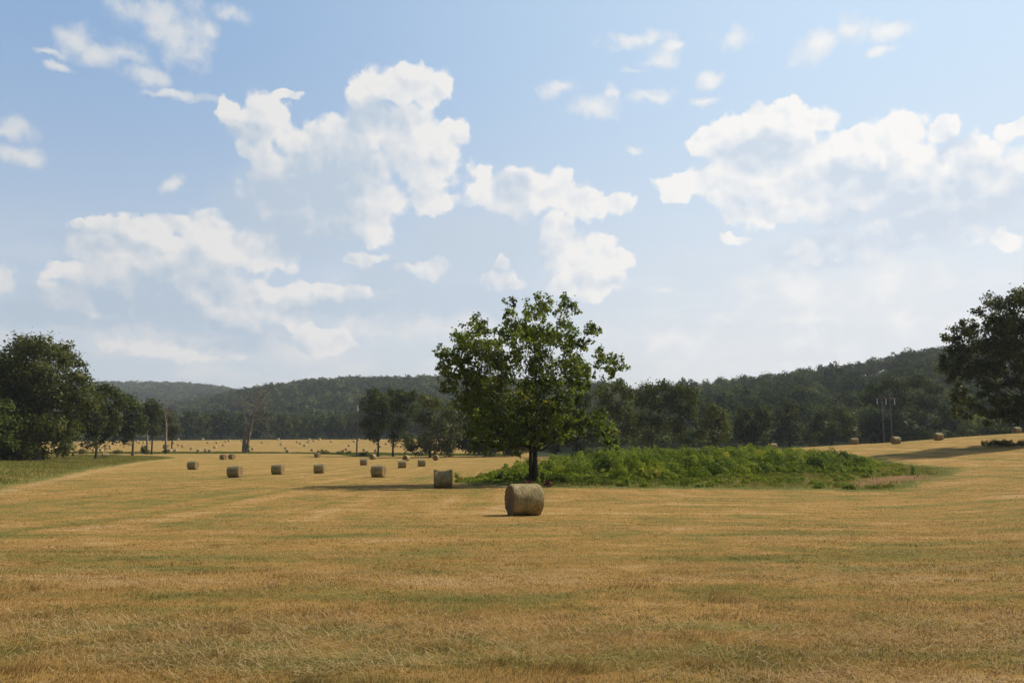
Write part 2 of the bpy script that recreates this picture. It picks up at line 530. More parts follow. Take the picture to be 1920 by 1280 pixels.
GREEN_HILL = leaf_material('hill_leaves', [(0.0, (0.018, 0.031, 0.011)), (0.5, (0.060, 0.084, 0.025)), (0.85, (0.120, 0.140, 0.040)), (1.0, (0.165, 0.150, 0.048))], 0.2, patch=0.03, spec=0.0)
GREEN_WEED = leaf_material('weed_leaves', [(0.0, (0.045, 0.075, 0.011)), (0.4, (0.118, 0.172, 0.022)), (0.75, (0.205, 0.250, 0.035)), (1.0, (0.34, 0.32, 0.06))], 0.45, (1.5, 1.4, 0.6), 0.2, 0.1)
GREEN_YELLOW = leaf_material('yellowgreen_leaves', [(0.0, (0.13, 0.20, 0.03)), (0.6, (0.26, 0.33, 0.05)), (1.0, (0.40, 0.40, 0.08))], 0.45)
RED_LEAF = leaf_material('dark_red_leaves', [(0.0, (0.045, 0.014, 0.010)), (0.6, (0.11, 0.030, 0.020)), (1.0, (0.17, 0.06, 0.03))], 0.3)
TWIG_MAT = bark_material('dry_twigs', (0.15, 0.110, 0.080), (0.30, 0.235, 0.17), 4)
BARK_DARK = bark_material('dark_bark', (0.028, 0.022, 0.016), (0.085, 0.068, 0.050))
BARK_GREY = bark_material('grey_dead_wood', (0.16, 0.13, 0.10), (0.36, 0.31, 0.25))
POLE_MAT = bark_material('weathered_pole', (0.105, 0.086, 0.068), (0.23, 0.19, 0.15), 5)
GLASS_MAT, _N, _o = material('pale_porcelain')
_N.l.new(principled(_N, (0.62, 0.66, 0.68), 0.25, 0.5), _o.inputs[0])
WIRE_MAT, _N, _o = material('wire_metal')
_N.l.new(principled(_N, (0.06, 0.06, 0.06), 0.6, 0.3), _o.inputs[0])


def field_colour(N, pos, along=None, across=None):
    """mown hay field: straw, orange stubble and green regrowth in patches"""
    big = N.math('MULTIPLY_ADD', N.math('SUBTRACT', N.noise(pos, 0.10, 5.0, 0.65), 0.5), 0.75, 0.53)
    mid = N.noise(N.vmath('MULTIPLY', pos, (0.8, 1.0, 1.0)), 0.55, 5.0, 0.65)
    fine = N.noise(pos, 4.5, 8.0, 0.75)
    f = N.math('MULTIPLY_ADD', N.math('SUBTRACT', mid, 0.5), 1.2, big)
    f = N.math('MULTIPLY_ADD', N.math('SUBTRACT', fine, 0.5), 0.8, f)
    if across is not None:
        cv = N.new('ShaderNodeCombineXYZ')
        N.put(cv.inputs[0], across)
        N.put(cv.inputs[1], N.math('MULTIPLY', along, 0.035))
        row = N.noise(cv.outputs[0], 0.50, 4.0, 0.6, '2D')
        f = N.math('MULTIPLY_ADD', N.math('SUBTRACT', row, 0.5), 0.95, f)
    return f


FIELD_STOPS = [(0.10, (0.145, 0.142, 0.036)), (0.36, (0.225, 0.184, 0.051)), (0.51, (0.312, 0.202, 0.058)), (0.66, (0.378, 0.226, 0.069)), (0.90, (0.460, 0.325, 0.150))]


def ground_material():
    m, N, out = material('hay_field_ground')
    pos = N.new('ShaderNodeTexCoord').outputs['Object']

    def A(nm):
        return N.new('ShaderNodeAttribute', attribute_name=nm).outputs['Fac']
    f = field_colour(N, pos, A('along'), A('across'))
    col = N.ramp(f, FIELD_STOPS)
    edge = N.math('MULTIPLY', N.math('SUBTRACT', N.noise(pos, 0.35, 5.0, 0.65), 0.5), 7.0)
    gmask = N.smooth(N.math('ADD', A('green'), edge), 0.9, -0.9)
    gcol = N.ramp(N.noise(pos, 0.5, 6.0, 0.7), [(0.25, (0.070, 0.092, 0.020)), (0.5, (0.130, 0.138, 0.034)), (0.75, (0.25, 0.195, 0.060))])
    col = N.mix(gmask, col, gcol)
    tmask = N.smooth(N.math('MULTIPLY_ADD', edge, 0.35, A('track')), 1.1, 0.1)
    col = N.mix(N.math('MULTIPLY', tmask, N.smooth(N.noise(pos, 0.22, 4.0, 0.6), 0.3, 0.65, 0.10, 0.60)), col, (0.50, 0.36, 0.18))
    cmask = N.smooth(N.math('MULTIPLY_ADD', edge, 0.9, A('clay')), 1.2, -0.9)
    col = N.mix(N.math('MULTIPLY', cmask, 0.85), col, N.mix(N.noise(pos, 1.2, 4.0), (0.17, 0.088, 0.040), (0.30, 0.170, 0.082)))
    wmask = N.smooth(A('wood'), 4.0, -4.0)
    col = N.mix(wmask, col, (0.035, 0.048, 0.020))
    hgt = N.math('ADD', N.noise(pos, 9.0, 7.0, 0.75), N.math('MULTIPLY', N.noise(pos, 0.9, 3.0, 0.6), 1.6))
    N.l.new(principled(N, col, 0.95, 0.05, bump(N, hgt, 0.75, 0.10)), out.inputs[0])
    return m


def hills_material():
    m, N, out = material('hill_ground')
    pos = N.new('ShaderNodeTexCoord').outputs['Object']
    md = N.new('ShaderNodeAttribute', attribute_name='meadow').outputs['Fac']
    col = N.mix(N.smooth(md, 8.0, -8.0), (0.035, 0.050, 0.020),
                N.mix(N.noise(pos, 0.02, 4.0), (0.080, 0.092, 0.033), (0.13, 0.125, 0.048)))
    N.l.new(principled(N, col, 0.95, 0.05), out.inputs[0])
    return m


# ------------------------------------------------------------------ ground and hills
def polar_sheet(r0, r1, nr, name, mat, attr_fn):
    fine = np.radians(np.linspace(-46, 46, 420))
    rest = np.radians(np.linspace(46, 314, 92)[1:-1])
    az = np.concatenate([fine, rest])
    rr = np.exp(np.linspace(math.log(r0), math.log(r1), nr))
    A, R = np.meshgrid(az, rr)
    x, y = (np.sin(A) * R).ravel(), (np.cos(A) * R).ravel()
    z = H(x, y)
    na = len(az)
    i, j = np.meshgrid(np.arange(na), np.arange(nr - 1))
    i2 = (i + 1) % na
    q = np.stack([j * na + i, (j + 1) * na + i, (j + 1) * na + i2, j * na + i2], -1).reshape(-1, 4)
    v = np.stack([x, y, z], 1)
    if r0 < 2:
        v = np.vstack([v, [[0, 0, float(z[:na].mean())]]])
        ce = len(v) - 1
        k = np.arange(na)
        cap = np.stack([np.full(na, ce), k, (k + 1) % na, (k + 1) % na], 1)[:, :3]
    me = new_mesh(name, v, q, mat, True, {k_: ('POINT', a_) for k_, a_ in attr_fn(v[:, 0], v[:, 1]).items()})
    return tag(link(name, me), kind='structure')


TRACK_A = np.array(TRACK)


def polyline_dist(L, x, y):
    best = np.full(x.shape, 1e9)
    for (ax, ay), (bx, by) in zip(L[:-1], L[1:]):
        ex, ey = bx - ax, by - ay
        t = np.clip(((x - ax) * ex + (y - ay) * ey) / (ex * ex + ey * ey), 0, 1)
        best = np.minimum(best, np.hypot(x - ax - t * ex, y - ay - t * ey))
    return best


BOX_C, BOX_H = (18.0, 80.0), (24.0, 46.0)


def mow_across(x, y):
    """the mower went round the weedy rise: distance from a box round it"""
    qx, qy = np.abs(x - BOX_C[0]) - BOX_H[0], np.abs(y - BOX_C[1]) - BOX_H[1]
    return np.maximum(qx, qy)


def ground_attrs(x, y):
    g = np.minimum(np.minimum(poly_sdf(WEEDS, x, y), poly_sdf(SWARD, x, y)), poly_sdf(HEDGE, x, y))
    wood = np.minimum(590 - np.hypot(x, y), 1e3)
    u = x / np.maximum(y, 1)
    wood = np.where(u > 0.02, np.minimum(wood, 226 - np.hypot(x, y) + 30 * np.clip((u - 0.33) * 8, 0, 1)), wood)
    return {'green': np.clip(g, -20, 20), 'track': np.clip(polyline_dist(TRACK, x, y), 0, 20), 'clay': np.clip(poly_sdf(CLAY, x, y), -10, 20),
            'wood': wood, 'across': mow_across(x, y), 'along': np.arctan2(x - BOX_C[0], BOX_C[1] - y) * 45.0}


# two pastures between the woods high on the hills
MEADOW_FAR = [at_depth(295, 2620), at_depth(375, 2560), at_depth(378, 2760), at_depth(305, 2820)]
MEADOW_NEAR = [at_depth(1600, 575), at_depth(1690, 560), at_depth(1705, 680), at_depth(1660, 715), at_depth(1606, 690)]


def hill_attrs(x, y):
    return {'meadow': np.clip(np.minimum(poly_sdf(MEADOW_FAR, x, y), poly_sdf(MEADOW_NEAR, x, y)), -60, 200)}


polar_sheet(1.0, 620.0, 230, 'ground', ground_material(), ground_attrs)
polar_sheet(620.0, 4600.0, 90, 'hills', hills_material(), hill_attrs)


# ------------------------------------------------------------------ foliage building blocks
def leaf_quads(cen, nrm, size, r, aspect=1.0):
    """one quad per centre, facing nrm, random spin"""
    n = len(cen)
    nrm = nrm / (np.linalg.norm(nrm, axis=1, keepdims=True) + 1e-9)
    t = r.normal(size=(n, 3))
    t -= nrm * (t * nrm).sum(1, keepdims=True)
    t /= np.linalg.norm(t, axis=1, keepdims=True) + 1e-9
    b = np.cross(nrm, t)
    s = size[:, None] * 0.5
    fold = nrm * s * r.uniform(-0.5, 0.5, (n, 1))
    v = np.stack([cen - t * s * aspect, cen - b * s + fold, cen + t * s * aspect, cen + b * s + fold], 1).reshape(-1, 3)
    return v, np.arange(n * 4, dtype=np.int32).reshape(-1, 4)


def puff_leaves(puffs, leaf, k, r, flat=0.8, clump=0.16, per=14):
    """leaves of a crown made of puffs (x, y, z, radius): twig clumps near each puff's skin"""
    C, NR, TT = [], [], []
    for (x, y, z, R) in puffs:
        n = int(max(30, k * (R / leaf) ** 2))
        nc = max(6, n // per)
        d = r.normal(size=(nc, 3))
        d /= np.linalg.norm(d, axis=1, keepdims=True)
        rad = R * (0.35 + 0.65 * r.random(nc) ** 0.55) * (1 + 0.16 * r.normal(size=nc))
        sub = d * rad[:, None] * np.array([1, 1, flat])
        tone = r.normal(0.42, 0.16, nc)
        idx = r.integers(0, nc, n)
        p = sub[idx] + r.normal(size=(n, 3)) * (clump * R + 0.25 * leaf)
        C.append(p + np.array([x, y, z]))
        w = 1.0 if leaf > 0.25 else 0.6
        NR.append(d[idx] * w + r.normal(size=(n, 3)) * (0.38 if leaf > 0.25 else 0.5) + np.array([0, 0, 0.35]))
        TT.append(tone[idx] + r.normal(0, 0.10, n))
    C, NR, TT = np.vstack(C), np.vstack(NR), np.concatenate(TT)
    v, f = leaf_quads(C, NR, leaf * r.uniform(0.6, 1.35, len(C)), r, 1.15)
    return v, f, np.clip(TT, 0, 1)


def tube(path, radii, sides=7):
    """tapered tube along a polyline"""
    P = np.asarray(path, float)
    n = len(P)
    T = np.gradient(P, axis=0)
    T /= np.linalg.norm(T, axis=1, keepdims=True) + 1e-9
    ref = np.array([1.0, 0, 0]) if abs(T[0][0]) < 0.8 else np.array([0, 1.0, 0])
    vs = []
    for i in range(n):
        a = np.cross(T[i], ref)
        a /= np.linalg.norm(a) + 1e-9
        b = np.cross(T[i], a)
        th = np.linspace(0, 2 * math.pi, sides, endpoint=False)
        vs.append(P[i] + radii[i] * (np.cos(th)[:, None] * a + np.sin(th)[:, None] * b))
    v = np.vstack(vs)
    i, j = np.meshgrid(np.arange(sides), np.arange(n - 1))
    i2 = (i + 1) % sides
    f = np.stack([j * sides + i, j * sides + i2, (j + 1) * sides + i2, (j + 1) * sides + i], -1).reshape(-1, 4)
    return v, f


def merge(parts):
    V, Fs, o = [], [], 0
    for v, f in parts:
        V.append(v)
        Fs.append(f + o)
        o += len(v)
    return np.vstack(V), np.vstack(Fs)


def limb(a, b, r0, r1, r, bend=0.12, n=7):
    a, b = np.asarray(a, float), np.asarray(b, float)
    L = np.linalg.norm(b - a)
    t = np.linspace(0, 1, n)[:, None]
    mid = r.normal(size=3) * L * bend + np.array([0, 0, 0.10 * L])
    p = a + (b - a) * t + mid * (4 * t * (1 - t)) * 0.6
    p[1:-1] += r.normal(size=(n - 2, 3)) * L * 0.018
    return tube(p, r0 + (r1 - r0) * t[:, 0])


def trunk_mesh(puffs, top, r_base, r, lean=(0, 0), stems=None, n_limbs=26):
    """root flare, stem and limbs that reach into the puffs"""
    hs = np.linspace(0, top, 10)
    px = lean[0] * (hs / top) ** 1.3 + np.cumsum(r.normal(0, 0.012 * top / 10, 10)) * (hs > 0)
    py = lean[1] * (hs / top) ** 1.3 + np.cumsum(r.normal(0, 0.012 * top / 10, 10)) * (hs > 0)
    path = np.stack([px, py, hs - 0.25], 1)
    rad = r_base * (1 - 0.82 * hs / top)
    rad[0] *= 1.5
    rad[1] *= 1.06
    parts = [tube(path, rad, 10)]
    order = list(range(len(puffs)))
    r.shuffle(order)
    for i in order[:n_limbs]:
        c = np.array(puffs[i][:3])
        hd = math.hypot(c[0], c[1])
        za = min(max(c[2] - 0.75 * hd - 0.05 * top, 0.24 * top), top * 0.92)
        a = np.array([np.interp(za, hs, px), np.interp(za, hs, py), za - 0.25])
        ra = float(np.interp(za, hs, rad)) * 0.30
        parts.append(limb(a, c, ra, max(0.015, ra * 0.22), r))
    for s in (stems or []):
        parts.append(tube(np.array(s[0]), s[1], 8))
    return merge(parts)


def puff_tree(name, base_px, depth, puffs_px, leaf, k, mat, label, category='tree', group=None, seed=1, r_base=0.3, trunk_top=0.75,
              copies=2, flat=0.85, bark=None, stems=None, spread=0.75, clump=0.19, n_limbs=18, shrink=1.08, per=14):
    """a tree whose crown lumps were measured on the photo, given real size at its own distance and depth in the round"""
    r = np.random.default_rng(seed)
    x0, y0 = at_depth(base_px, depth)
    z0 = h1(x0, y0)
    P = []
    for (px, py, rp) in puffs_px:
        u, v = pix_dir(px, py)
        P.append((u * depth - x0, EYE + v * depth - z0, rp / F_PX * depth * shrink))
    xs = [p[0] for p in P]
    xc = 0.5 * (min(xs) + max(xs))
    R = 0.5 * (max(xs) - min(xs)) + 0.5 * max(p[2] for p in P)
    puffs = []
    for (x, z, rp) in P:
        half = spread * math.sqrt(max(R * R - (x - xc) ** 2, 0.05 * R * R))
        for c in range(copies):
            yo = r.uniform(-1, 1) if copies == 1 else (-1 + 2 * (c + r.random()) / copies)
            puffs.append((x + r.normal(0, 0.15 * rp), yo * half * 0.85, max(0.96 * z + r.normal(0, 0.12 * rp), 0.4 * rp), rp * r.uniform(0.72, 0.95)))
    root = link(name, None, None, (x0, y0, z0))
    tag(root, label, category, group)
    v, f, t = puff_leaves(puffs, leaf, k, r, flat, clump, per)
    t = np.clip(t + (r.uniform(-0.14, 0.16) if leaf > 0.25 else 0.0), 0, 1)
    link('crown', new_mesh('crown', v, f, mat, False, {'tint': ('FACE', t)}), root)
    top = max(p[2] for p in puffs) * trunk_top
    tv, tf = trunk_mesh(puffs, top, r_base, r, stems=stems, n_limbs=n_limbs)
    link('trunk', new_mesh('trunk', tv, tf, bark or BARK_DARK, True), root)
    return root


# ------------------------------------------------------------------ the big tree in the middle of the field
CT = [(700, 150, 75), (650, 125, 42), (745, 140, 45), (830, 120, 40), (840, 195, 75), (905, 190, 42), (540, 160, 45), (515, 200, 38), (600, 220, 70),
      (350, 265, 66), (400, 300, 50), (255, 330, 46), (290, 350, 78), (480, 270, 66), (540, 320, 80), (150, 400, 44), (190, 440, 66), (150, 500, 44),
      (270, 430, 80), (370, 400, 90), (440, 420, 70), (700, 320, 95), (660, 280, 70), (800, 300, 78), (895, 320, 66), (990, 270, 46), (1030, 280, 24),
      (955, 340, 40), (990, 350, 20), (880, 370, 48), (1040, 400, 34), (1070, 430, 44), (1050, 460, 38), (1130, 470, 48), (1172, 490, 32), (1110, 520, 38),
      (930, 480, 84), (860, 470, 78), (985, 540, 48), (720, 440, 98), (680, 500, 80), (560, 420, 88), (470, 480, 80), (330, 520, 80), (240, 520, 68),
      (200, 580, 56), (155, 625, 30), (300, 600, 78), (400, 580, 88), (520, 560, 80), (620, 600, 90), (750, 580, 98), (880, 580, 86), (950, 600, 56),
      (280, 700, 66), (380, 680, 88), (500, 680, 98), (640, 700, 105), (780, 700, 95), (880, 680, 66), (350, 780, 78), (470, 790, 95), (600, 800, 95),
      (740, 800, 85), (830, 790, 75), (900, 800, 56), (320, 860, 56), (370, 890, 46), (330, 930, 36), (330, 970, 22), (450, 880, 75), (560, 900, 70),
      (480, 960, 34), (650, 880, 50), (740, 880, 42), (1050, 790, 56), (1000, 810, 46), (1080, 860, 56), (1110, 910, 44), (1040, 880, 36), (1130, 960, 22),
      (950, 760, 38), (800, 860, 38), (860, 850, 38), (620, 930, 46), (560, 945, 42), (700, 905, 56), (765, 905, 48), (825, 905, 42), (500, 935, 48), (420, 935, 44),
      (885, 900, 42), (935, 870, 42), (580, 990, 30), (400, 985, 24)]
CT = [(780 + a * 0.328, 520 + b * 0.328, c * 0.328) for a, b, c in CT]
puff_tree('broadleaf_tree', 1003, 68.0, CT, 0.20, 13.5, GREEN_SYC, 'big open-crowned broadleaf tree standing alone at the weedy mound\'s edge', 'tree', None, 11,
          0.25, 0.80, 2, 0.9, BARK_DARK, [([(-0.40, -0.2, -0.2), (-0.36, -0.15, 1.5), (-0.36, -0.1, 3.5), (-0.9, 0.0, 6.0)], [0.17, 0.13, 0.11, 0.05])], 0.7, 0.14, 40, 1.0, 20)

# ------------------------------------------------------------------ trees round the field
puff_tree('oak_tree', 70, 160, [(20, 650, 25), (38, 640, 20), (75, 647, 28), (100, 647, 25), (125, 665, 23), (140, 672, 13), (20, 690, 35), (60, 690, 40), (100, 700, 34),
          (-20, 680, 40), (0, 740, 42), (50, 750, 46), (100, 740, 34), (130, 730, 24), (152, 702, 18), (-30, 760, 46), (20, 800, 42), (80, 800, 40), (118, 790, 26),
          (150, 745, 24), (45, 838, 26), (88, 835, 22), (0, 842, 24), (65, 845, 18), (25, 848, 16), (-30, 840, 26)], 0.42, 17, GREEN_OAK, 'huge dark oak with spreading crown, tallest tree at the field\'s left edge',
          seed=21, r_base=0.7, spread=0.6, shrink=1.15)
puff_tree('leafy_tree', -6, 148, [(5, 762, 20), (15, 790, 18), (0, 812, 22), (18, 832, 13), (-22, 775, 28), (-30, 820, 26)], 0.38, 15, GREEN_OLIVE,
          'lighter green low tree cut by the left picture edge, in front of the huge oak', seed=22)
puff_tree('leafy_tree', 181, 195, [(170, 732, 24), (195, 727, 18), (213, 732, 16), (225, 752, 14), (180, 762, 28), (208, 772, 20), (150, 770, 24), (158, 800, 25),
          (198, 798, 17), (186, 825, 12), (132, 808, 24), (205, 790, 18)], 0.45, 15, GREEN_OAK, 'rounded dull green tree just right of the huge oak, thin trunk showing', seed=23, shrink=1.12)
puff_tree('leafy_tree', 249, 232, [(235, 747, 17), (250, 762, 20), (233, 782, 20), (255, 792, 20), (240, 812, 17), (223, 802, 13), (228, 822, 9)], 0.5, 15, GREEN_FAR,
          'very dark tree with a short brown trunk, left of the first bare snag', seed=24)
puff_tree('leafy_tree', 285, 262, [(285, 757, 15), (296, 766, 11), (282, 782, 16), (270, 800, 12), (290, 806, 12), (276, 770, 12)], 0.5, 15, GREEN_OAK,
          'dark narrow tree directly behind the two bare snags', seed=25)
puff_tree('leafy_tree', 322, 305, [(318, 785, 15), (305, 800, 13), (328, 798, 11), (316, 812, 12), (312, 772, 10)], 0.55, 15, GREEN_GREY,
          'small greyish green tree behind the right bare snag', seed=26)
# clump right of the left power pole
puff_tree('leafy_tree', 709, 240, [(700, 736, 16), (694, 760, 18), (715, 750, 18), (690, 788, 16), (716, 790, 20), (700, 812, 15), (726, 770, 14)], 0.5, 15, GREEN_FAR,
          'dark upright tree beside the left utility pole, leftmost of its clump', 'tree', 'clump of dark trees by the pole', 31)
puff_tree('leafy_tree', 737, 244, [(735, 732, 11), (755, 737, 17), (774, 737, 13), (745, 760, 20), (775, 765, 18), (750, 795, 20), (740, 817, 13), (764, 818, 13)], 0.5, 15, GREEN_FAR,
          'dark broad tree in the pole clump, second from the utility pole', 'tree', 'clump of dark trees by the pole', 32)
puff_tree('leafy_tree', 806, 228, [(800, 747, 17), (820, 752, 17), (840, 768, 17), (800, 780, 22), (830, 796, 20), (850, 792, 14), (800, 820, 21), (834, 826, 18), (772, 833, 13), (815, 842, 13), (790, 842, 12), (840, 842, 12), (855, 815, 16)],
          0.5, 15, GREEN_OAK, 'bushy dark tree leafed to the ground, right end of the pole clump', 'tree', 'clump of dark trees by the pole', 33)
puff_tree('leafy_tree', 910, 236, [(870, 800, 20), (885, 780, 20), (910, 790, 28), (940, 800, 28), (880, 828, 18), (910, 832, 18), (950, 828, 18), (985, 800, 22), (980, 830, 16), (862, 825, 18), (895, 842, 14), (925, 845, 12), (955, 842, 14), (870, 772, 15), (1010, 825, 16), (960, 780, 20)],
          0.5, 15, GREEN_FAR, 'dark tree mostly hidden behind the big lone tree\'s left side', seed=34)
# line of trees behind the weedy rise
LINE = 'line of trees behind the green mound'
puff_tree('leafy_tree', 1080, 212, [(1075, 772, 23), (1095, 745, 18), (1100, 790, 23), (1075, 815, 18), (1048, 800, 18), (1110, 820, 13), (1030, 815, 18), (1045, 838, 12), (1085, 838, 12), (1120, 800, 14), (1060, 780, 16)], 0.48, 15, GREEN_FAR,
          'dark tree showing past the big lone tree\'s right side', 'tree', LINE, 35)
puff_tree('leafy_tree', 1150, 202, [(1135, 730, 20), (1160, 722, 17), (1180, 736, 17), (1140, 760, 22), (1170, 770, 22), (1140, 798, 18), (1180, 805, 18), (1123, 790, 14), (1150, 822, 13)],
          0.48, 15, GREEN_OLIVE, 'tall tree with rounded top, first right of the big lone tree', 'tree', LINE, 36)
puff_tree('leafy_tree', 1222, 208, [(1215, 721, 17), (1240, 717, 15), (1200, 745, 17), (1230, 750, 20), (1205, 785, 18), (1235, 790, 18), (1215, 818, 15), (1255, 740, 15)],
          0.48, 15, GREEN_FAR, 'dark tall tree between the two olive ones of the mound line', 'tree', LINE, 37)
puff_tree('leafy_tree', 1278, 206, [(1270, 726, 18), (1290, 736, 17), (1304, 747, 11), (1265, 760, 18), (1290, 765, 17), (1265, 795, 18), (1280, 822, 16)], 0.48, 15, GREEN_OLIVE,
          'tall olive green tree whose crown slopes down to the right', 'tree', LINE, 38)
puff_tree('leafy_tree', 1340, 204, [(1335, 767, 17), (1350, 777, 16), (1325, 790, 17), (1355, 795, 15), (1340, 815, 17), (1315, 812, 13), (1360, 815, 10)], 0.48, 15, GREEN_OLIVE,
          'lower rounded olive tree at the end of the tall group', 'tree', LINE, 39)
puff_tree('leafy_tree', 1410, 232, [(1400, 771, 18), (1425, 771, 17), (1390, 795, 17), (1420, 800, 20), (1440, 787, 15), (1400, 818, 17), (1380, 815, 12)], 0.5, 15, GREEN_FAR,
          'dark low dome-shaped tree above the bramble bushes', 'tree', LINE, 40)
puff_tree('leafy_tree', 1481, 226, [(1480, 757, 13), (1469, 772, 15), (1490, 776, 13), (1475, 800, 17), (1494, 800, 11), (1487, 824, 11), (1460, 814, 13)], 0.5, 15, GREEN_GREY,
          'pointed tree draped with pale greyish vines', 'tree', LINE, 41)
puff_tree('leafy_tree', 1560, 252, [(1540, 777, 15), (1565, 772, 17), (1590, 782, 15), (1530, 800, 15), (1560, 805, 18), (1590, 808, 17), (1545, 822, 11)], 0.52, 15, GREEN_OAK,
          'broad low tree between the vine-draped tree and the right utility pole', 'tree', LINE, 42)
puff_tree('leafy_tree', 1655, 272, [(1640, 722, 15), (1665, 713, 15), (1685, 717, 13), (1630, 745, 17), (1660, 750, 20), (1690, 745, 18), (1640, 785, 22), (1680, 790, 22), (1620, 800, 17), (1650, 818, 14)],
          0.55, 15, GREEN_FAR, 'tall very dark tree directly behind the right utility pole', 'tree', LINE, 43)
puff_tree('leafy_tree', 1740, 282, [(1710, 712, 17), (1735, 714, 15), (1755, 727, 15), (1720, 745, 20), (1750, 755, 18), (1775, 772, 17), (1795, 790, 15), (1720, 790, 22), (1760, 800, 20), (1790, 808, 15), (1730, 818, 14)],
          0.55, 15, GREEN_FAR, 'tall dark tree right of the right utility pole, stepping down rightward', 'tree', LINE, 44)
puff_tree('leafy_tree', 1860, 298, [(1830, 798, 18), (1860, 796, 20), (1890, 800, 20), (1920, 790, 24), (1815, 806, 12), (1875, 812, 14)], 0.55, 15, GREEN_FAR,
          'dark low tree seen under the branches of the big right-hand tree', 'tree', LINE, 45)
# big tree at the right edge
RT = [(880, 125, 58), (820, 180, 58), (765, 195, 42), (900, 200, 70), (650, 270, 42), (600, 305, 38), (560, 350, 32), (640, 340, 58), (720, 300, 58), (800, 290, 78), (880, 310, 88),
      (600, 420, 66), (560, 480, 46), (700, 420, 88), (820, 420, 95), (920, 420, 78), (520, 510, 34), (500, 550, 32), (620, 530, 76), (740, 540, 84), (860, 540, 76), (565, 590, 44),
      (640, 640, 52), (700, 700, 52), (780, 640, 50), (880, 620, 44), (820, 740, 52), (900, 720, 52), (840, 795, 34), (760, 740, 42), (680, 740, 32), (1000, 110, 90), (1050, 280, 110),
      (1000, 440, 95), (1110, 450, 110), (1060, 600, 95), (1000, 730, 56), (1160, 600, 85), (1150, 250, 110), (1100, 90, 80)]
RT += [(680, 770, 42), (740, 800, 38), (800, 835, 34), (900, 800, 46), (960, 800, 56), (860, 780, 44), (620, 700, 40)]
RT = [(1600 + a * 0.344, 500 + b * 0.344, c * 0.344) for a, b, c in RT]
puff_tree('oak_tree', 1958, 116, RT, 0.30, 19, GREEN_OAK, 'big dark tree with sweeping low branches, cut by the right picture edge', 'tree', None, 46, 0.55, 0.72, 2, 0.85,
          BARK_DARK, None, 0.65, 0.17, 36, 1.0)

# ------------------------------------------------------------------ distant treeline along the far side of the hay field
ORD = ['first', 'second', 'third', 'fourth', 'fifth', 'sixth', 'seventh', 'eighth', 'ninth', 'tenth', 'eleventh', 'twelfth', 'thirteenth', 'fourteenth',
       'fifteenth', 'sixteenth', 'seventeenth', 'eighteenth', 'nineteenth', 'twentieth', '21st', '22nd', '23rd', '24th', '25th', '26th', '27th', '28th', '29th', '30th']


def treeline_proto(seed, mat, hgt, wid):
    r = np.random.default_rng(seed)
    puffs = []
    for i in range(26):
        z = r.uniform(0.12, 0.88) * hgt
        w = wid * 0.5 * math.sin(math.pi * min(max((z / hgt) * 0.8 + 0.2, 0), 1)) ** 0.7
        a = r.uniform(0, 2 * math.pi)
        q = w * r.uniform(0.3, 0.85)
        puffs.append((q * math.cos(a), q * math.sin(a), z, r.uniform(1.5, 2.6)))
    puffs.append((0, 0, hgt * 0.9, 2.0))
    v, f, t = puff_leaves(puffs, 0.85, 7, r, 0.9, 0.15)
    crown = new_mesh('crown', v, f, mat, False, {'tint': ('FACE', t)})
    tv, tf = trunk_mesh(puffs, hgt * 0.7, 0.3, r, n_limbs=8)
    return crown, new_mesh('trunk', tv, tf, BARK_DARK, True)


protos = [treeline_proto(60, GREEN_FAR, 18, 11), treeline_proto(61, GREEN_FAR, 20, 10), treeline_proto(62, GREEN_OLIVE, 16, 12), treeline_proto(63, GREEN_HILL, 19, 9)]
line_px = np.linspace(196, 688, 30) + rng.uniform(-6, 6, 30)
bounds = [(276, 'left of the first bare snag'), (311, 'between the two bare snags'), (458, 'between right snag and dead leaning tree'), (668, 'between dead leaning tree and pole'), (2000, 'right of the left pole')]
counts = {}
for i, px in enumerate(line_px):
    x, y = at_depth(px, 588 + rng.uniform(-7, 14))
    cr, tr = protos[[0, 2, 1, 0, 3, 1, 2, 0, 3, 1][i % 10]]
    root = link('treeline_tree', None, None, (x, y, h1(x, y) - 0.2))
    root.rotation_euler = (0, 0, rng.uniform(0, 6.28))
    s = rng.uniform(0.85, 1.12)
    root.scale = (s, s, s * rng.uniform(0.92, 1.1))
    link('crown', cr, root)
    link('trunk', tr, root)
    where = next(t for b, t in bounds if px < b)
    counts[where] = counts.get(where, 0) + 1
    tag(root, '%s tree from the left in the distant treeline %s' % (ORD[counts[where] - 1], where), 'tree', 'distant treeline beyond the hay field')


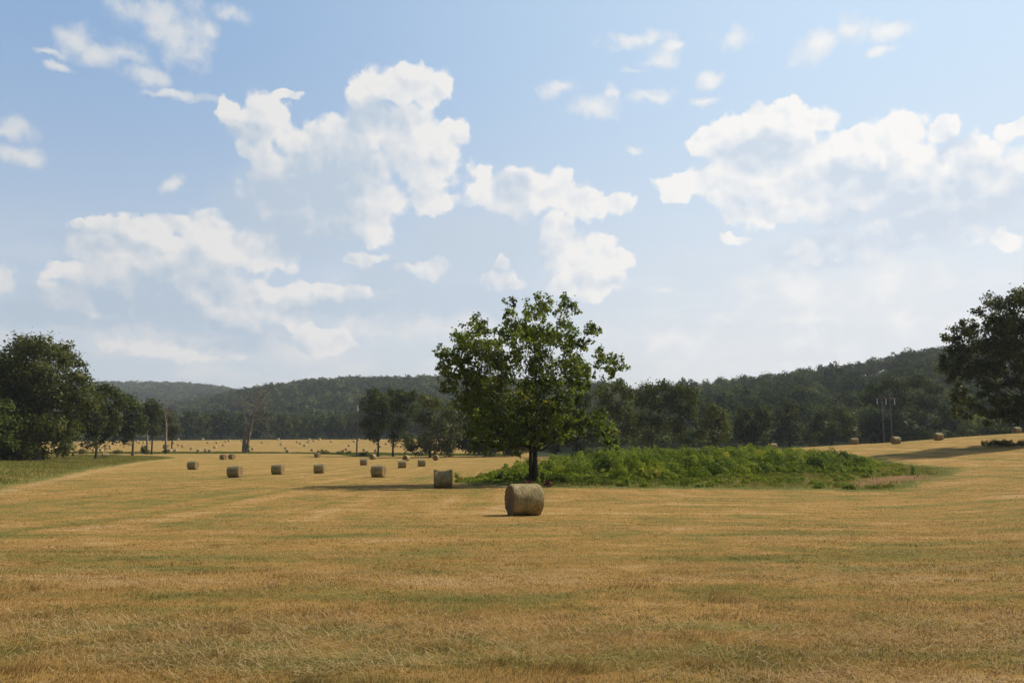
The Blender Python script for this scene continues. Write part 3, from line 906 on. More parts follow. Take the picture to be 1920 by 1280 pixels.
# ------------------------------------------------------------------ woods on the hills: far-off masses
def woods(name, label, px0, px1, d0, d1, spacing, hgt, quads, qsize, seed, mat, keep_out=None, jit=0.5):
    r = np.random.default_rng(seed)
    xs, ys = [], []
    d = d0
    while d < d1:
        x0, x1 = at_depth(px0, d)[0], at_depth(px1, d)[0]
        n = max(1, int((x1 - x0) / spacing))
        xs.append(x0 + (np.arange(n) + r.uniform(-jit, jit, n)) * spacing)
        ys.append(d + r.uniform(-jit, jit, n) * spacing)
        d += spacing
    x, y = np.concatenate(xs), np.concatenate(ys)
    for P in keep_out or []:
        m = poly_sdf(P, x, y) > 2
        x, y = x[m], y[m]
    z = H(x, y)
    n = len(x)
    hh = hgt * r.uniform(0.55, 1.35, n) * (0.8 + 0.4 * fnoise(x / 60, y / 60, 5, 2))
    ww = spacing * r.uniform(0.34, 0.90, n)
    tone = np.clip(r.normal(0.40, 0.22, n) + 0.6 * (fnoise(x / 70, y / 70, 9, 2) - 0.5), 0.02, 1)
    idx = np.repeat(np.arange(n), quads)
    q = len(idx)
    dirs = r.normal(size=(q, 3))
    dirs[:, 2] = np.abs(dirs[:, 2]) * 0.9 + dirs[:, 2] * 0.1
    dirs /= np.linalg.norm(dirs, axis=1, keepdims=True)
    lump = 1 + 0.22 * np.sin(dirs[:, 0] * 4 + idx) * np.sin(dirs[:, 2] * 5 + idx * 1.7)
    rad = (0.75 + 0.3 * r.random(q)) * lump
    cen = np.stack([x[idx] + dirs[:, 0] * ww[idx] * rad, y[idx] + dirs[:, 1] * ww[idx] * rad,
                    z[idx] + hh[idx] * 0.42 + dirs[:, 2] * hh[idx] * 0.56 * rad], 1)
    nr = dirs + r.normal(size=(q, 3)) * 0.30
    v, f = leaf_quads(cen, nr, qsize * r.uniform(0.6, 1.3, q), r)
    t = np.clip(tone[idx] + r.normal(0, 0.07, q), 0, 1)
    o = link(name, new_mesh(name, v, f, mat, False, {'tint': ('FACE', t)}))
    return tag(o, label, 'woods', None, 'stuff')


woods('valley_woods', 'dark woods filling the valley behind the distant treeline', -60, 1060, 606, 720, 9.5, 15, 110, 2.0, 71, GREEN_HILL)
woods('middle_hill_woods', 'bluish green woods covering the long middle hill', 330, 1180, 860, 1480, 13, 13, 80, 2.9, 72, GREEN_HILL)
woods('far_hill_woods', 'hazy woods on the farthest hill at left', -150, 560, 1500, 3150, 22, 15, 34, 5.5, 73, GREEN_HILL, [MEADOW_FAR])
woods('right_hill_woods', 'dark woods climbing the hill on the right', 1000, 2060, 318, 830, 11.0, 12.0, 190, 1.6, 74, GREEN_HILL, [MEADOW_NEAR])
woods('near_slope_woods', 'shaded woods on the hillside behind the line of trees', 1090, 1960, 272, 335, 9.0, 8, 170, 1.1, 75, GREEN_FAR)

# single trees that stand out on the right hill's skyline
SKY = [(1164, 760, 712, 9, 'lone round tree on the skyline right of the big lone tree'), (1281, 770, 712, 8, 'small round skyline tree above the tall mound-line trees'),
       (1350, 775, 712, 9, 'bushy skyline tree above the low olive tree'), (1396, 770, 708, 10, 'broad skyline tree above the dark dome-shaped tree'),
       (1505, 740, 694, 11, 'wide crown on the skyline above the vine-draped tree'), (1543, 735, 687, 10, 'narrow skyline tree left of the taller skyline pair'),
       (1563, 735, 684, 11, 'tallest round tree on the right skyline'), (1590, 735, 685, 11, 'square topped skyline tree left of the hillside pasture'),
       (1637, 700, 690, 9, 'dark pointed tree standing at the hillside pasture')]
for i, (px, d, py, rp, lab) in enumerate(SKY):
    puff_tree('hilltop_tree', px, d, [(px - rp * 0.5, py + 2, rp * 0.6), (px + rp * 0.5, py + 3, rp * 0.6), (px, py - 1, rp * 0.7), (px - rp * .3, py + rp, rp * 0.8), (px + rp * .4, py + rp, rp * 0.7),
              (px, py + rp * 1.8, rp * 0.7)], 1.1, 8, GREEN_HILL, lab, 'tree', 'trees standing out on the right hill', 80 + i, 0.3)


# ------------------------------------------------------------------ dead trees
def twigs(tips, n, length, r, rad=0.03, droop=0.0):
    parts = []
    for (p, d, s) in tips:
        for k in range(n):
            a = np.asarray(p) + r.normal(size=3) * s * 0.35
            dr = np.asarray(d) + r.normal(size=3) * 0.7
            b = a + dr / np.linalg.norm(dr) * length * r.uniform(0.4, 1.1) + np.array([0, 0, -droop])
            m = (a + b) / 2 + r.normal(size=3) * length * 0.08
            parts.append(tube([a, m, b], [rad, rad * 0.7, rad * 0.3], 3))
    return merge(parts)


def dead_tree(base_px, depth, limbs_px, twig_spec, label, seed, twig_n=10, twig_len=2.0, twig_r=0.03, bark=BARK_GREY):
    r = np.random.default_rng(seed)
    x0, y0 = at_depth(base_px, depth)
    z0 = h1(x0, y0)

    def loc(px, py, dy=0.0):
        u, v = pix_dir(px, py)
        return np.array([u * depth - x0, dy, EYE + v * depth - z0])
    root = tag(link('dead_tree', None, None, (x0, y0, z0)), label, 'dead tree')
    parts = []
    for path, r0, r1, dy in limbs_px:
        P = [loc(px, py, dy * i / max(1, len(path) - 1)) for i, (px, py) in enumerate(path)]
        if r0 > 0.3:
            P[0][2] = -0.3
        parts.append(tube(P, np.linspace(r0, r1, len(P)), 9))
    link('trunk', new_mesh('trunk', *parts[0], bark, True), root)
    v, f = merge(parts[1:])
    nb = len(f)
    v2, f2 = twigs([(loc(px, py, dy), d, s) for px, py, d, s, dy in twig_spec], twig_n, twig_len, r, twig_r, 0.3)
    v, f = merge([(v, f), (v2, f2)])
    mi = np.ones(len(f), int)
    mi[:nb] = 0
    link('branches', new_mesh('branches', v, f, None, True, None, [bark, TWIG_MAT], mi), root)
    return root


dead_tree(457, 290, [([(457, 848), (458, 830), (460, 805), (464, 795)], 0.72, 0.50, 0), ([(463, 798), (474, 778), (484, 752), (495, 736), (506, 724)], 0.50, 0.12, 2.0),
                     ([(474, 778), (490, 762), (500, 752), (508, 745)], 0.24, 0.05, -2.5), ([(470, 786), (482, 778), (492, 768), (500, 758)], 0.2, 0.05, -4),
                     ([(480, 760), (486, 742), (490, 728), (492, 722)], 0.2, 0.04, 1), ([(462, 800), (456, 775), (452, 755), (450, 742)], 0.10, 0.03, 3),
                     ([(464, 806), (478, 805), (495, 812), (518, 820)], 0.16, 0.04, -2), ([(466, 792), (480, 785), (497, 788)], 0.14, 0.04, 4)],
          [(450, 745, (-.2, 0, 1), 2, 3), (456, 765, (-.2, 0, 1), 3, 2), (468, 770, (0, 0, 1), 3, 0), (478, 755, (0, 0, 1), 3, 1), (495, 738, (.5, 0, 1), 2, 2), (505, 726, (.6, 0, 1), 1.5, 2),
           (490, 765, (.7, 0, .6), 3, -3), (500, 755, (.8, 0, .6), 2, -3), (485, 785, (.8, 0, .2), 3, 3), (500, 795, (.8, 0, -.3), 3, 0), (505, 813, (.9, 0, -.4), 2, -2), (462, 785, (0, 0, 1), 3, 0), (478, 740, (.2, 0, 1), 2, 1),
           (488, 775, (.6, 0, .3), 3, 1), (445, 760, (-.5, 0, .8), 2, 1)],
          'leaning dead tree with bare rusty brown branches beside the far hay field', 91, 15, 3.6, 0.042, bark_material('dead_bark', (0.11, 0.090, 0.072), (0.30, 0.255, 0.205)))
dead_tree(276, 268, [([(276, 848), (276, 820), (275, 790), (274, 782)], 0.34, 0.22, 0), ([(274, 784), (270, 775), (268, 763), (268, 752)], 0.16, 0.05, .6), ([(275, 786), (278, 776), (279, 768)], 0.14, 0.05, -.5),
                     ([(275, 782), (273, 765), (274, 750)], 0.10, 0.04, .3)],
          [(268, 760, (-.2, 0, 1), .6, .5), (279, 770, (.3, 0, 1), .6, -.5), (274, 755, (0, 0, 1), .5, .3)], 'tall bare grey snag, left one of the two by the hedge strip', 92, 7, 1.4, 0.03)
dead_tree(311, 272, [([(311, 848), (311, 825), (312, 800), (311, 788)], 0.40, 0.24, 0), ([(311, 790), (308, 775), (305, 762), (306, 752)], 0.17, 0.05, .8), ([(312, 792), (316, 780), (322, 772)], 0.14, 0.05, -.8),
                     ([(312, 800), (318, 796), (324, 793)], 0.10, 0.04, .5), ([(311, 806), (303, 800), (298, 797)], 0.09, 0.03, -.6), ([(310, 785), (313, 768), (314, 757)], 0.1, 0.04, .4)],
          [(306, 760, (-.2, 0, 1), 1.2, .8), (320, 774, (.5, 0, 1), 1, -.8), (313, 762, (0, 0, 1), 1, .4), (322, 794, (.8, 0, .3), .8, .5), (301, 798, (-.8, 0, .3), .8, -.6), (310, 775, (0, 0, 1), 1.4, 0)],
          'bare grey snag with stubby branches, right one of the two', 93, 11, 1.9, 0.03)


# ------------------------------------------------------------------ power poles and wires
def add_box(c, s, rz=0.0, tilt=0.0):
    x, y, z = s[0] / 2, s[1] / 2, s[2] / 2
    v = np.array([(-x, -y, -z), (x, -y, -z), (x, y, -z), (-x, y, -z), (-x, -y, z), (x, -y, z), (x, y, z), (-x, y, z)])
    if tilt:
        v = np.stack([v[:, 0] * math.cos(tilt) - v[:, 2] * math.sin(tilt), v[:, 1], v[:, 0] * math.sin(tilt) + v[:, 2] * math.cos(tilt)], 1)
    return v + np.array(c), np.array([(0, 3, 2, 1), (4, 5, 6, 7), (0, 1, 5, 4), (1, 2, 6, 5), (2, 3, 7, 6), (3, 0, 4, 7)])


def power_pole(px, depth, yaw, label, height=16.0):
    x, y = at_depth(px, depth)
    z = h1(x, y)
    root = tag(link('utility_pole', None, None, (x, y, z)), label, 'utility pole', 'two wooden H-frame utility poles')
    root.rotation_euler = (0, 0, yaw)
    for sx in (-1.25, 1.25):
        v, f = tube([(sx, 0, -0.5), (sx, 0, height * 0.5), (sx, 0, height)], [0.21, 0.18, 0.13], 10)
        link('pole', new_mesh('pole', v, f, POLE_MAT, True), root)
    arm_z = height - 1.5
    v, f = merge([add_box((0, -0.20, arm_z), (5.6, 0.14, 0.24)), add_box((0, 0.20, arm_z), (5.6, 0.14, 0.24))])
    link('crossarm', new_mesh('crossarm', v, f, POLE_MAT), root)
    v, f = add_box((0, 0, height - 0.12), (2.9, 0.08, 0.10))
    link('top_bar', new_mesh('top_bar', v, f, POLE_MAT), root)
    a = math.atan2(3.4, 2.5)
    v, f = merge([add_box((0, -0.26, height * 0.60), (4.25, 0.07, 0.14), tilt=a), add_box((0, 0.26, height * 0.60), (4.25, 0.07, 0.14), tilt=-a)])
    link('cross_brace', new_mesh('cross_brace', v, f, POLE_MAT), root)
    for sx in (-2.65, 0.0, 2.65):
        hs = np.linspace(0, 1.7, 25)
        rr = np.where(np.arange(25) % 2 == 0, 0.17, 0.10)
        v, f = tube(np.stack([np.full(25, sx), np.zeros(25), arm_z - 0.12 - hs], 1), rr, 10)
        link('insulator', new_mesh('insulator', v, f, GLASS_MAT, True), root)
    return [(x + sx * math.cos(yaw), y + sx * math.sin(yaw), z + arm_z - 1.85) for sx in (-2.65, 0, 2.65)]


pa = power_pole(669, 237, math.radians(101), 'wooden H-frame utility pole seen edge-on left of the dark tree clump')
pb = power_pole(1666, 246, math.radians(3), 'wooden H-frame utility pole seen face-on with cross brace on the right', 15.5)
for (a, b), lab in zip(zip((pa[2], pa[1], pa[0]), pb), ('wire hung from the left insulator of the right utility pole', 'wire hung from the middle insulator of the right utility pole', 'wire hung from the right insulator of the right utility pole')):
    t = np.linspace(0, 1, 40)[:, None]
    p = np.array(a) * (1 - t) + np.array(b) * t
    p[:, 2] -= 4.4 * 4 * t[:, 0] * (1 - t[:, 0])
    v, f = tube(p, np.full(40, 0.012), 5)
    tag(link('power_wire', new_mesh('power_wire', v, f, WIRE_MAT, True)), lab, 'wire', 'wires between the utility poles')


# ------------------------------------------------------------------ hay bales
def bale_materials(name='hay_roll', gain=1.0):
    m, N, out = material(name + '_side')
    pos = N.new('ShaderNodeTexCoord').outputs['Object']
    sp = N.new('ShaderNodeSeparateXYZ')
    N.l.new(pos, sp.inputs[0])
    ang = N.math('ARCTAN2', N.math('SUBTRACT', sp.outputs[2], 0.665), sp.outputs[1])
    cv = N.new('ShaderNodeCombineXYZ')
    N.l.new(N.math('MULTIPLY', sp.outputs[0], 26.0), cv.inputs[0])
    N.l.new(N.math('MULTIPLY', ang, 2.2), cv.inputs[1])
    wrap = N.noise(cv.outputs[0], 1.0, 5.0, 0.65, '2D')
    blot = N.noise(pos, 3.2, 5.0, 0.65)
    straw = N.noise(pos, 38.0, 3.0, 0.7)
    f = N.math('MULTIPLY_ADD', N.math('SUBTRACT', blot, 0.5), 0.9, N.math('MULTIPLY_ADD', N.math('SUBTRACT', straw, 0.5), 0.5, wrap))
    col = N.ramp(f, [(0.25, (0.145, 0.110, 0.045)), (0.48, (0.270, 0.212, 0.092)), (0.62, (0.36, 0.295, 0.140)), (0.8, (0.48, 0.41, 0.22))])
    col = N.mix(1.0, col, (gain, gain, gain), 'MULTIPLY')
    hgt = N.math('ADD', wrap, N.math('MULTIPLY', straw, 0.6))
    N.l.new(principled(N, col, 0.8, 0.25, bump(N, hgt, 0.8, 0.03)), out.inputs[0])
    e, N, out = material(name + '_end')
    pos = N.new('ShaderNodeTexCoord').outputs['Object']
    c = N.vmath('MULTIPLY', N.vmath('SUBTRACT', pos, (0, 0, 0.665)), (0, 1, 1))
    rad = N.math('ADD', N.vmath('LENGTH', c, out='v'), N.math('MULTIPLY', N.noise(pos, 5.0, 3.0), 0.10))
    cv = N.new('ShaderNodeCombineXYZ')
    N.l.new(N.math('MULTIPLY', rad, 22.0), cv.inputs[0])
    rg = N.noise(cv.outputs[0], 1.0, 4.0, 0.7, '2D')
    st = N.noise(pos, 30.0, 4.0, 0.7)
    col = N.ramp(N.math('MULTIPLY_ADD', N.math('SUBTRACT', st, 0.5), 0.6, rg), [(0.25, (0.105, 0.068, 0.033)), (0.5, (0.235, 0.160, 0.082)), (0.75, (0.43, 0.32, 0.18))])
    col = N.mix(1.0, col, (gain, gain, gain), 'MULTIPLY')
    N.l.new(principled(N, col, 0.95, 0.05, bump(N, N.math('ADD', rg, st), 0.9, 0.04)), out.inputs[0])
    return m, e


BALE_SIDE, BALE_END = bale_materials()
SUNLIT_SIDE, SUNLIT_END = bale_materials('sunlit_hay_roll', 2.1)  # far bales: the same hay, with sunlight put into its colour
BALE_R, BALE_L = 0.665, 1.30


def bale_shapes(seed, dent=0.0, segs=56, rows=15):
    """side wall and two dished ends of a round bale lying on its side, axis along x, resting at z = 0"""
    r = np.random.default_rng(seed)
    xs = np.linspace(-1, 1, rows)
    th = np.linspace(0, 2 * math.pi, segs, endpoint=False)
    ph = r.uniform(0, 6.28, 4)

    def ring(x, k=1.0):
        edge = 1 - 0.05 * np.clip((abs(x) - 0.9) / 0.1, 0, 1) ** 2 if dent == 0 else 1 + 0.03 * np.clip((abs(x) - 0.8) / 0.2, 0, 1)
        R = BALE_R * edge * (1 + 0.010 * np.sin(3 * th + ph[0] + 2 * x) + 0.008 * np.sin(7 * th + ph[1] - 3 * x) + 0.006 * r.normal(size=segs))
        if dent:
            R = R * (1 - dent * (1 - min(1, abs(x + 0.08) / 0.85) ** 2) * np.clip(np.sin(th) + 0.25, 0, 1))
        y = R * k * np.cos(th)
        z = BALE_R + R * k * np.sin(th)
        z = np.where(z < 0.10, 0.02 + 0.3 * z, z)
        return y, z
    V = []
    for x in xs:
        y, z = ring(x)
        V.append(np.stack([np.full(segs, x * BALE_L / 2), y, z], 1))
    side = np.vstack(V)
    i, j = np.meshgrid(np.arange(segs), np.arange(rows - 1))
    i2 = (i + 1) % segs
    sf = np.stack([j * segs + i, j * segs + i2, (j + 1) * segs + i2, (j + 1) * segs + i], -1).reshape(-1, 4)
    ends = []
    for sgn, rim in ((-1, V[0]), (1, V[-1])):
        E = []
        cz = np.array([sgn * BALE_L / 2, 0, BALE_R])
        for q in (1.0, 0.93, 0.8, 0.6, 0.4, 0.2, 0.03):
            p = cz + (rim - cz) * q
            p[:, 0] = sgn * (BALE_L / 2 + (0.03 if q < 0.97 else 0.0) - 0.035 * (1 - q)) + 0.012 * r.normal(size=segs) * (q < 0.97)
            E.append(p)
        v = np.vstack(E)
        i, j = np.meshgrid(np.arange(segs), np.arange(6))
        i2 = (i + 1) % segs
        a, b, c, d = j * segs + i, (j + 1) * segs + i, (j + 1) * segs + i2, j * segs + i2
        f = np.stack([a, b, c, d] if sgn > 0 else [a, d, c, b], -1).reshape(-1, 4)
        ends.append((v, f))
    return (side, sf), ends


def bale_wisps(seed, n=160):
    """loose straws sticking out of a near bale"""
    r = np.random.default_rng(seed)
    th = r.uniform(-0.6, math.pi + 0.6, n)
    x = r.uniform(-1, 1, n) * BALE_L / 2
    cen = np.stack([x, np.cos(th) * BALE_R * 1.005, BALE_R + np.sin(th) * BALE_R * 1.005], 1)
    d = np.stack([r.normal(0, 0.35, n), -np.sin(th) + 0.35 * np.cos(th), np.cos(th) + 0.35 * np.sin(th)], 1) * np.sign(r.normal(size=n))[:, None]
    d /= np.linalg.norm(d, axis=1, keepdims=True)
    b = cen + d * r.uniform(0.05, 0.14, (n, 1)) + np.stack([0 * th, np.cos(th), np.sin(th)], 1) * r.uniform(0, 0.03, (n, 1))
    s = np.cross(d, r.normal(size=(n, 3)))
    s *= 0.003 / (np.linalg.norm(s, axis=1, keepdims=True) + 1e-9)
    v = np.stack([cen - s, cen + s, b + s, b - s], 1).reshape(-1, 3)
    return v, np.arange(4 * n).reshape(-1, 4)


shapes = [bale_shapes(s) for s in (1, 2, 3)] + [bale_shapes(4, 0.17)]
side_me = [new_mesh('wrapped_side', *s[0], BALE_SIDE, True) for s in shapes]
end_me = [[new_mesh('end_face', *e, BALE_END, True) for e in s[1]] for s in shapes]
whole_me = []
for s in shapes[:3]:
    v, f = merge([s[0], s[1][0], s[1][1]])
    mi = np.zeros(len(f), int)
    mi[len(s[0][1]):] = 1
    whole_me.append(new_mesh('far_hay_bale', v, f, None, True, None, [SUNLIT_SIDE, SUNLIT_END], mi))

NEAR_BALES = [  # photo x, foot y, turn in degrees, shape, label
    (983, 965.5, 20, 0, 'nearest hay bale, largest, alone in front of the big tree'),
    (830.5, 914, 6, 3, 'sagging hay bale with dented top in the big tree\'s shadow'),
    (709.5, 894.5, -12, 1, 'hay bale left of the dented one, pale right end showing'),
    (440, 895, -7, 2, 'large hay bale, nearest of the left half of the field'),
    (361.5, 880, -8, 0, 'hay bale farthest left in the front row on open stubble'),
    (520.5, 889, -5, 1, 'hay bale midway between two others in the row of four'),
    (598.5, 887, 2, 2, 'hay bale at the right end of the row of four, left of the pole'),
    (595, 857.5, -24, 0, 'small hay bale just in front of the low dark hedge bushes'),
    (418.5, 861.5, -26, 1, 'left hay bale of the close pair below the dead leaning tree'),
    (434.5, 860.5, -26, 2, 'right hay bale of the close pair below the dead leaning tree'),
    (682, 872, 3, 2, 'hay bale standing below the utility pole\'s grassy foot'),
    (754, 877, 8, 0, 'hay bale in front of a dark round-faced one, right of the pole'),
    (790.5, 874, 8, 1, 'pale hay bale between the dented bale and the tree clump'),
    (699, 861, 68, 2, 'dark hay bale end-on to view beside the pole\'s grass tuft'),
    (761.5, 864, 72, 0, 'dark end-on hay bale with pale rim before the tree clump'),
    (817, 863, 84, 1, 'dark end-on hay bale, rightmost before the tree clump'),
    (197, 858.5, 34, 2, 'bright hay bale with orange end on the green strip at left'),
    (1680, 831.5, 14, 0, 'hay bale on the right rise below the right utility pole'),
    (1760.5, 824.5, 12, 1, 'hay bale on the right rise, right of the pole one'),
    (1603, 833, -8, 2, 'front hay bale of the overlapping pair at the mound\'s right end'),
    (1601, 829.5, 6, 1, 'rear hay bale of the overlapping pair at the mound\'s right end'),
    (1909, 809, 10, 2, 'hay bale under the big right-hand tree near the picture edge'),
    (1450, 836, 8, 0, 'pale hay bale half hidden behind the dark bramble bushes'),
]
for px, py, turn, s, lab in NEAR_BALES:
    x, y = ground_at(px, py)
    if py < 834 and px > 1500:
        lim = {1680: 147, 1760.5: 147, 1603: 172, 1601: 186, 1909: 172}.get(px, 170)
        x, y = at_depth(px, lim)
    elif px == 1450:
        x, y = at_depth(px, 176)
    root = link('hay_bale', None, None, (x, y, h1(x, y) - 0.02))
    tag(root, lab, 'hay bale', 'round hay bales in the near field')
    root.rotation_euler = (0, 0, math.radians(turn) + math.atan2(-x, y) * 0.0)
    if y < 70:
        link('wrapped_side', new_mesh('wrapped_side', *merge([shapes[s][0], bale_wisps(int(px))]), BALE_SIDE, True), root)
    else:
        link('wrapped_side', side_me[s], root)
    for e in end_me[s]:
        link('end_face', e, root)

FAR_BALES = [(343, 836), (359.5, 840), (373, 845.6), (386.4, 844), (394.7, 845.3), (380.3, 823), (389.7, 829.4), (392.3, 828), (406.9, 829.4), (403.3, 837.8), (419.2, 833.8), (423.6, 827.7),
             (430.2, 825.8), (453.8, 825.5), (467.3, 845.6), (474.7, 841), (491.9, 829), (521.7, 823), (527.5, 832.3), (529.8, 829.7), (536.4, 839.8), (540, 845.8), (557.7, 827.8), (563.8, 830.8),
             (566.6, 829.7), (571.6, 834.4), (578.6, 828.1), (580.6, 823.6), (588.4, 825.8), (599.4, 823), (621.6, 827), (586, 843), (334.5, 823), (325.6, 829.4), (335, 833.6), (318.6, 845), (329.2, 844.8),
             (257.7, 827.3), (262.3, 829.2), (270, 829), (285, 828.6), (208, 839.4), (187.8, 836.3), (203.8, 830), (176.4, 844), (189.7, 843), (163.4, 837), (169.7, 837.5), (155, 833), (149.4, 832),
             (142.8, 835), (130.3, 834.4), (122.2, 835.5), (120, 843.8), (103, 840.6), (219.4, 827.7), (93, 846), (655, 834.6), (664, 826.7), (672.5, 823.8), (683.4, 843), (650, 842), (705.3, 844.5), (713, 836.5),
             (724.4, 831.4), (735.6, 834.3), (741.5, 835.7), (752.4, 836.5)]
fb_bounds = [(276, 'left of the left snag'), (311, 'between the two snags'), (458, 'between snag and leaning dead tree'), (560, 'right of the leaning dead tree'), (669, 'left of the edge-on pole'), (2000, 'right of the edge-on pole')]
counts = {}
for px, py in sorted(FAR_BALES):
    hpx = 4.0 + (py - 824) * 0.085
    x, y = ground_at(px, py + hpx / 2)
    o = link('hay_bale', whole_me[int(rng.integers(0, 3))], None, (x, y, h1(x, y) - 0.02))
    o.rotation_euler = (0, 0, math.radians(rng.uniform(-38, -22)))
    where = next(t for b, t in fb_bounds if px < b)
    counts[where] = counts.get(where, 0) + 1
    tag(o, 'tiny far-field hay bale, %s from the left %s' % (ORD[counts[where] - 1], where), 'hay bale', 'hay bales scattered over the far field')


# ------------------------------------------------------------------ undergrowth and grass
def blades(x, y, hgt, wid, lean, r, tint, z=None, ld=None):
    """grass blades: one bent quad strip each, as two quads"""
    n = len(x)
    z = H(x, y) if z is None else z
    a = r.uniform(0, 2 * math.pi, n)
    ld = r.uniform(0, 2 * math.pi, n) if ld is None else ld
    ln = lean * r.uniform(0.2, 1.0, n)
    wx, wy = np.cos(a) * wid / 2, np.sin(a) * wid / 2
    bx, by = np.cos(ld) * ln * hgt, np.sin(ld) * ln * hgt
    b0 = np.stack([x - wx, y - wy, z - 0.02], 1)
    b1 = np.stack([x + wx, y + wy, z - 0.02], 1)
    m0 = np.stack([x - wx * .8 + bx * .35, y - wy * .8 + by * .35, z + hgt * .6], 1)
    m1 = np.stack([x + wx * .8 + bx * .35, y + wy * .8 + by * .35, z + hgt * .6], 1)
    t0 = np.stack([x - wx * .15 + bx, y - wy * .15 + by, z + hgt * (1 - 0.3 * ln)], 1)
    t1 = np.stack([x + wx * .15 + bx, y + wy * .15 + by, z + hgt * (1 - 0.3 * ln)], 1)
    v = np.stack([b0, b1, m1, m0, t1, t0], 1).reshape(-1, 3)
    k = np.arange(n)[:, None] * 6
    f = np.concatenate([k + np.array([0, 1, 2, 3]), k + np.array([3, 2, 4, 5])], 0)
    return v, f, np.concatenate([tint, tint])


def scatter(poly, n, r):
    P = np.array(poly)
    lo, hi = P.min(0), P.max(0)
    xs, ys = [], []
    got = 0
    while got < n:
        x, y = r.uniform(lo[0], hi[0], n), r.uniform(lo[1], hi[1], n)
        m = poly_sdf(poly, x, y) < 0
        xs.append(x[m])
        ys.append(y[m])
        got += int(m.sum())
    return np.concatenate(xs)[:n], np.concatenate(ys)[:n]


def weeds_mass():
    """the rank green growth on the mound: tussocks of leaves with light and dark clumps"""
    r = np.random.default_rng(101)
    x, y = scatter(TALL, 4000, r)
    xe, ye = scatter(WEEDS, 1500, r)
    kk = (xe / ye < 0.47) & (poly_sdf(WEEDS, xe, ye) < -2.0) & (poly_sdf(CLAY, xe, ye) > 0.6)
    nt = len(x)
    x, y = np.concatenate([x, xe[kk]]), np.concatenate([y, ye[kk]])
    inside = np.clip(-poly_sdf(TALL, x, y) / 7.0, 0.08, 1) * np.clip(1.35 - (x / np.maximum(y, 1) - 0.28) * 5, 0.3, 1)
    n1 = np.clip((fnoise(x / 3.2, y / 3.2, 11, 3) - 0.25) * 2.0, 0, 1)
    hgt = (0.30 + 1.55 * n1 ** 1.3 * r.uniform(0.6, 1.2, len(x))) * (0.30 + 0.70 * inside)
    hgt[nt:] *= 0.55
    idx = np.repeat(np.arange(len(x)), 90)
    q = len(idx)
    d = r.normal(size=(q, 3))
    d[:, 2] = np.abs(d[:, 2])
    d /= np.linalg.norm(d, axis=1, keepdims=True)
    rad = 0.45 + 0.55 * r.random(q) ** 0.5
    R = (0.30 + 0.35 * r.random(len(x))) * (0.6 + 0.5 * hgt)
    cen = np.stack([x[idx] + d[:, 0] * R[idx] * rad, y[idx] + d[:, 1] * R[idx] * rad, d[:, 2] * hgt[idx] * rad], 1)
    cen[:, 2] += H(cen[:, 0], cen[:, 1]) + 0.02
    nr = d * 0.6 + r.normal(size=(q, 3)) * 0.55 + np.array([0, 0, 0.2])
    v, f = leaf_quads(cen, nr, 0.092 * r.uniform(0.6, 1.5, q), r, 2.0)
    bx, by = scatter(TALL, 420, r)
    k = -poly_sdf(TALL, bx, by) > 1.2
    bx, by = bx[k], by[k]
    bi = np.repeat(np.arange(len(bx)), 600)
    e = r.normal(size=(len(bi), 3))
    e[:, 2] = np.abs(e[:, 2])
    e /= np.linalg.norm(e, axis=1, keepdims=True)
    er = (0.55 + 0.45 * r.random(len(bi)) ** 0.5) * (1 + 0.15 * np.sin(5 * e[:, 0] + bi) * np.sin(6 * e[:, 2] + 2.0 * bi))
    bR, bH = r.uniform(0.6, 1.25, len(bx)), r.uniform(1.0, 2.1, len(bx)) * np.clip(-poly_sdf(TALL, bx, by) / 7.0 + 0.35, 0.35, 1) * np.clip(1.35 - (bx / by - 0.28) * 4, 0.5, 1)
    ec = np.stack([bx[bi] + e[:, 0] * bR[bi] * er, by[bi] + e[:, 1] * bR[bi] * er, e[:, 2] * bH[bi] * er], 1)
    ec[:, 2] += H(ec[:, 0], ec[:, 1])
    v3, f3 = leaf_quads(ec, e * 0.8 + r.normal(size=ec.shape) * 0.45, 0.098 * r.uniform(0.6, 1.5, len(bi)), r, 1.8)
    btone = np.clip(r.normal(0.36, 0.20, len(bx)), 0.02, 0.95)
    tone = np.clip(0.25 + 0.55 * fnoise(x / 6.0 + 9, y / 6.0, 21, 2) + r.normal(0, 0.10, len(x)) - 0.1 * (1 - inside), 0, 1)
    t = np.concatenate([np.clip(tone[idx] + r.normal(0, 0.08, q), 0, 1), np.clip(btone[bi] + r.normal(0, 0.08, len(bi)), 0, 1)])
    v, f = merge([(v, f), (v3, f3)])
    return v, f, t


v, f, t = weeds_mass()
tag(link('weeds', new_mesh('weeds', v, f, GREEN_WEED, False, {'tint': ('FACE', t)})), 'rank green weeds covering the low mound behind the nearest bale', 'weeds', None, 'stuff')

GRASS_MAT = leaf_material('grass_blades', [(0.0, (0.085, 0.118, 0.021)), (0.40, (0.170, 0.180, 0.038)), (0.70, (0.28, 0.235, 0.068)), (1.0, (0.40, 0.29, 0.11))], 0.3, (1.1, 1.1, 0.7), 0.12, 0.1)


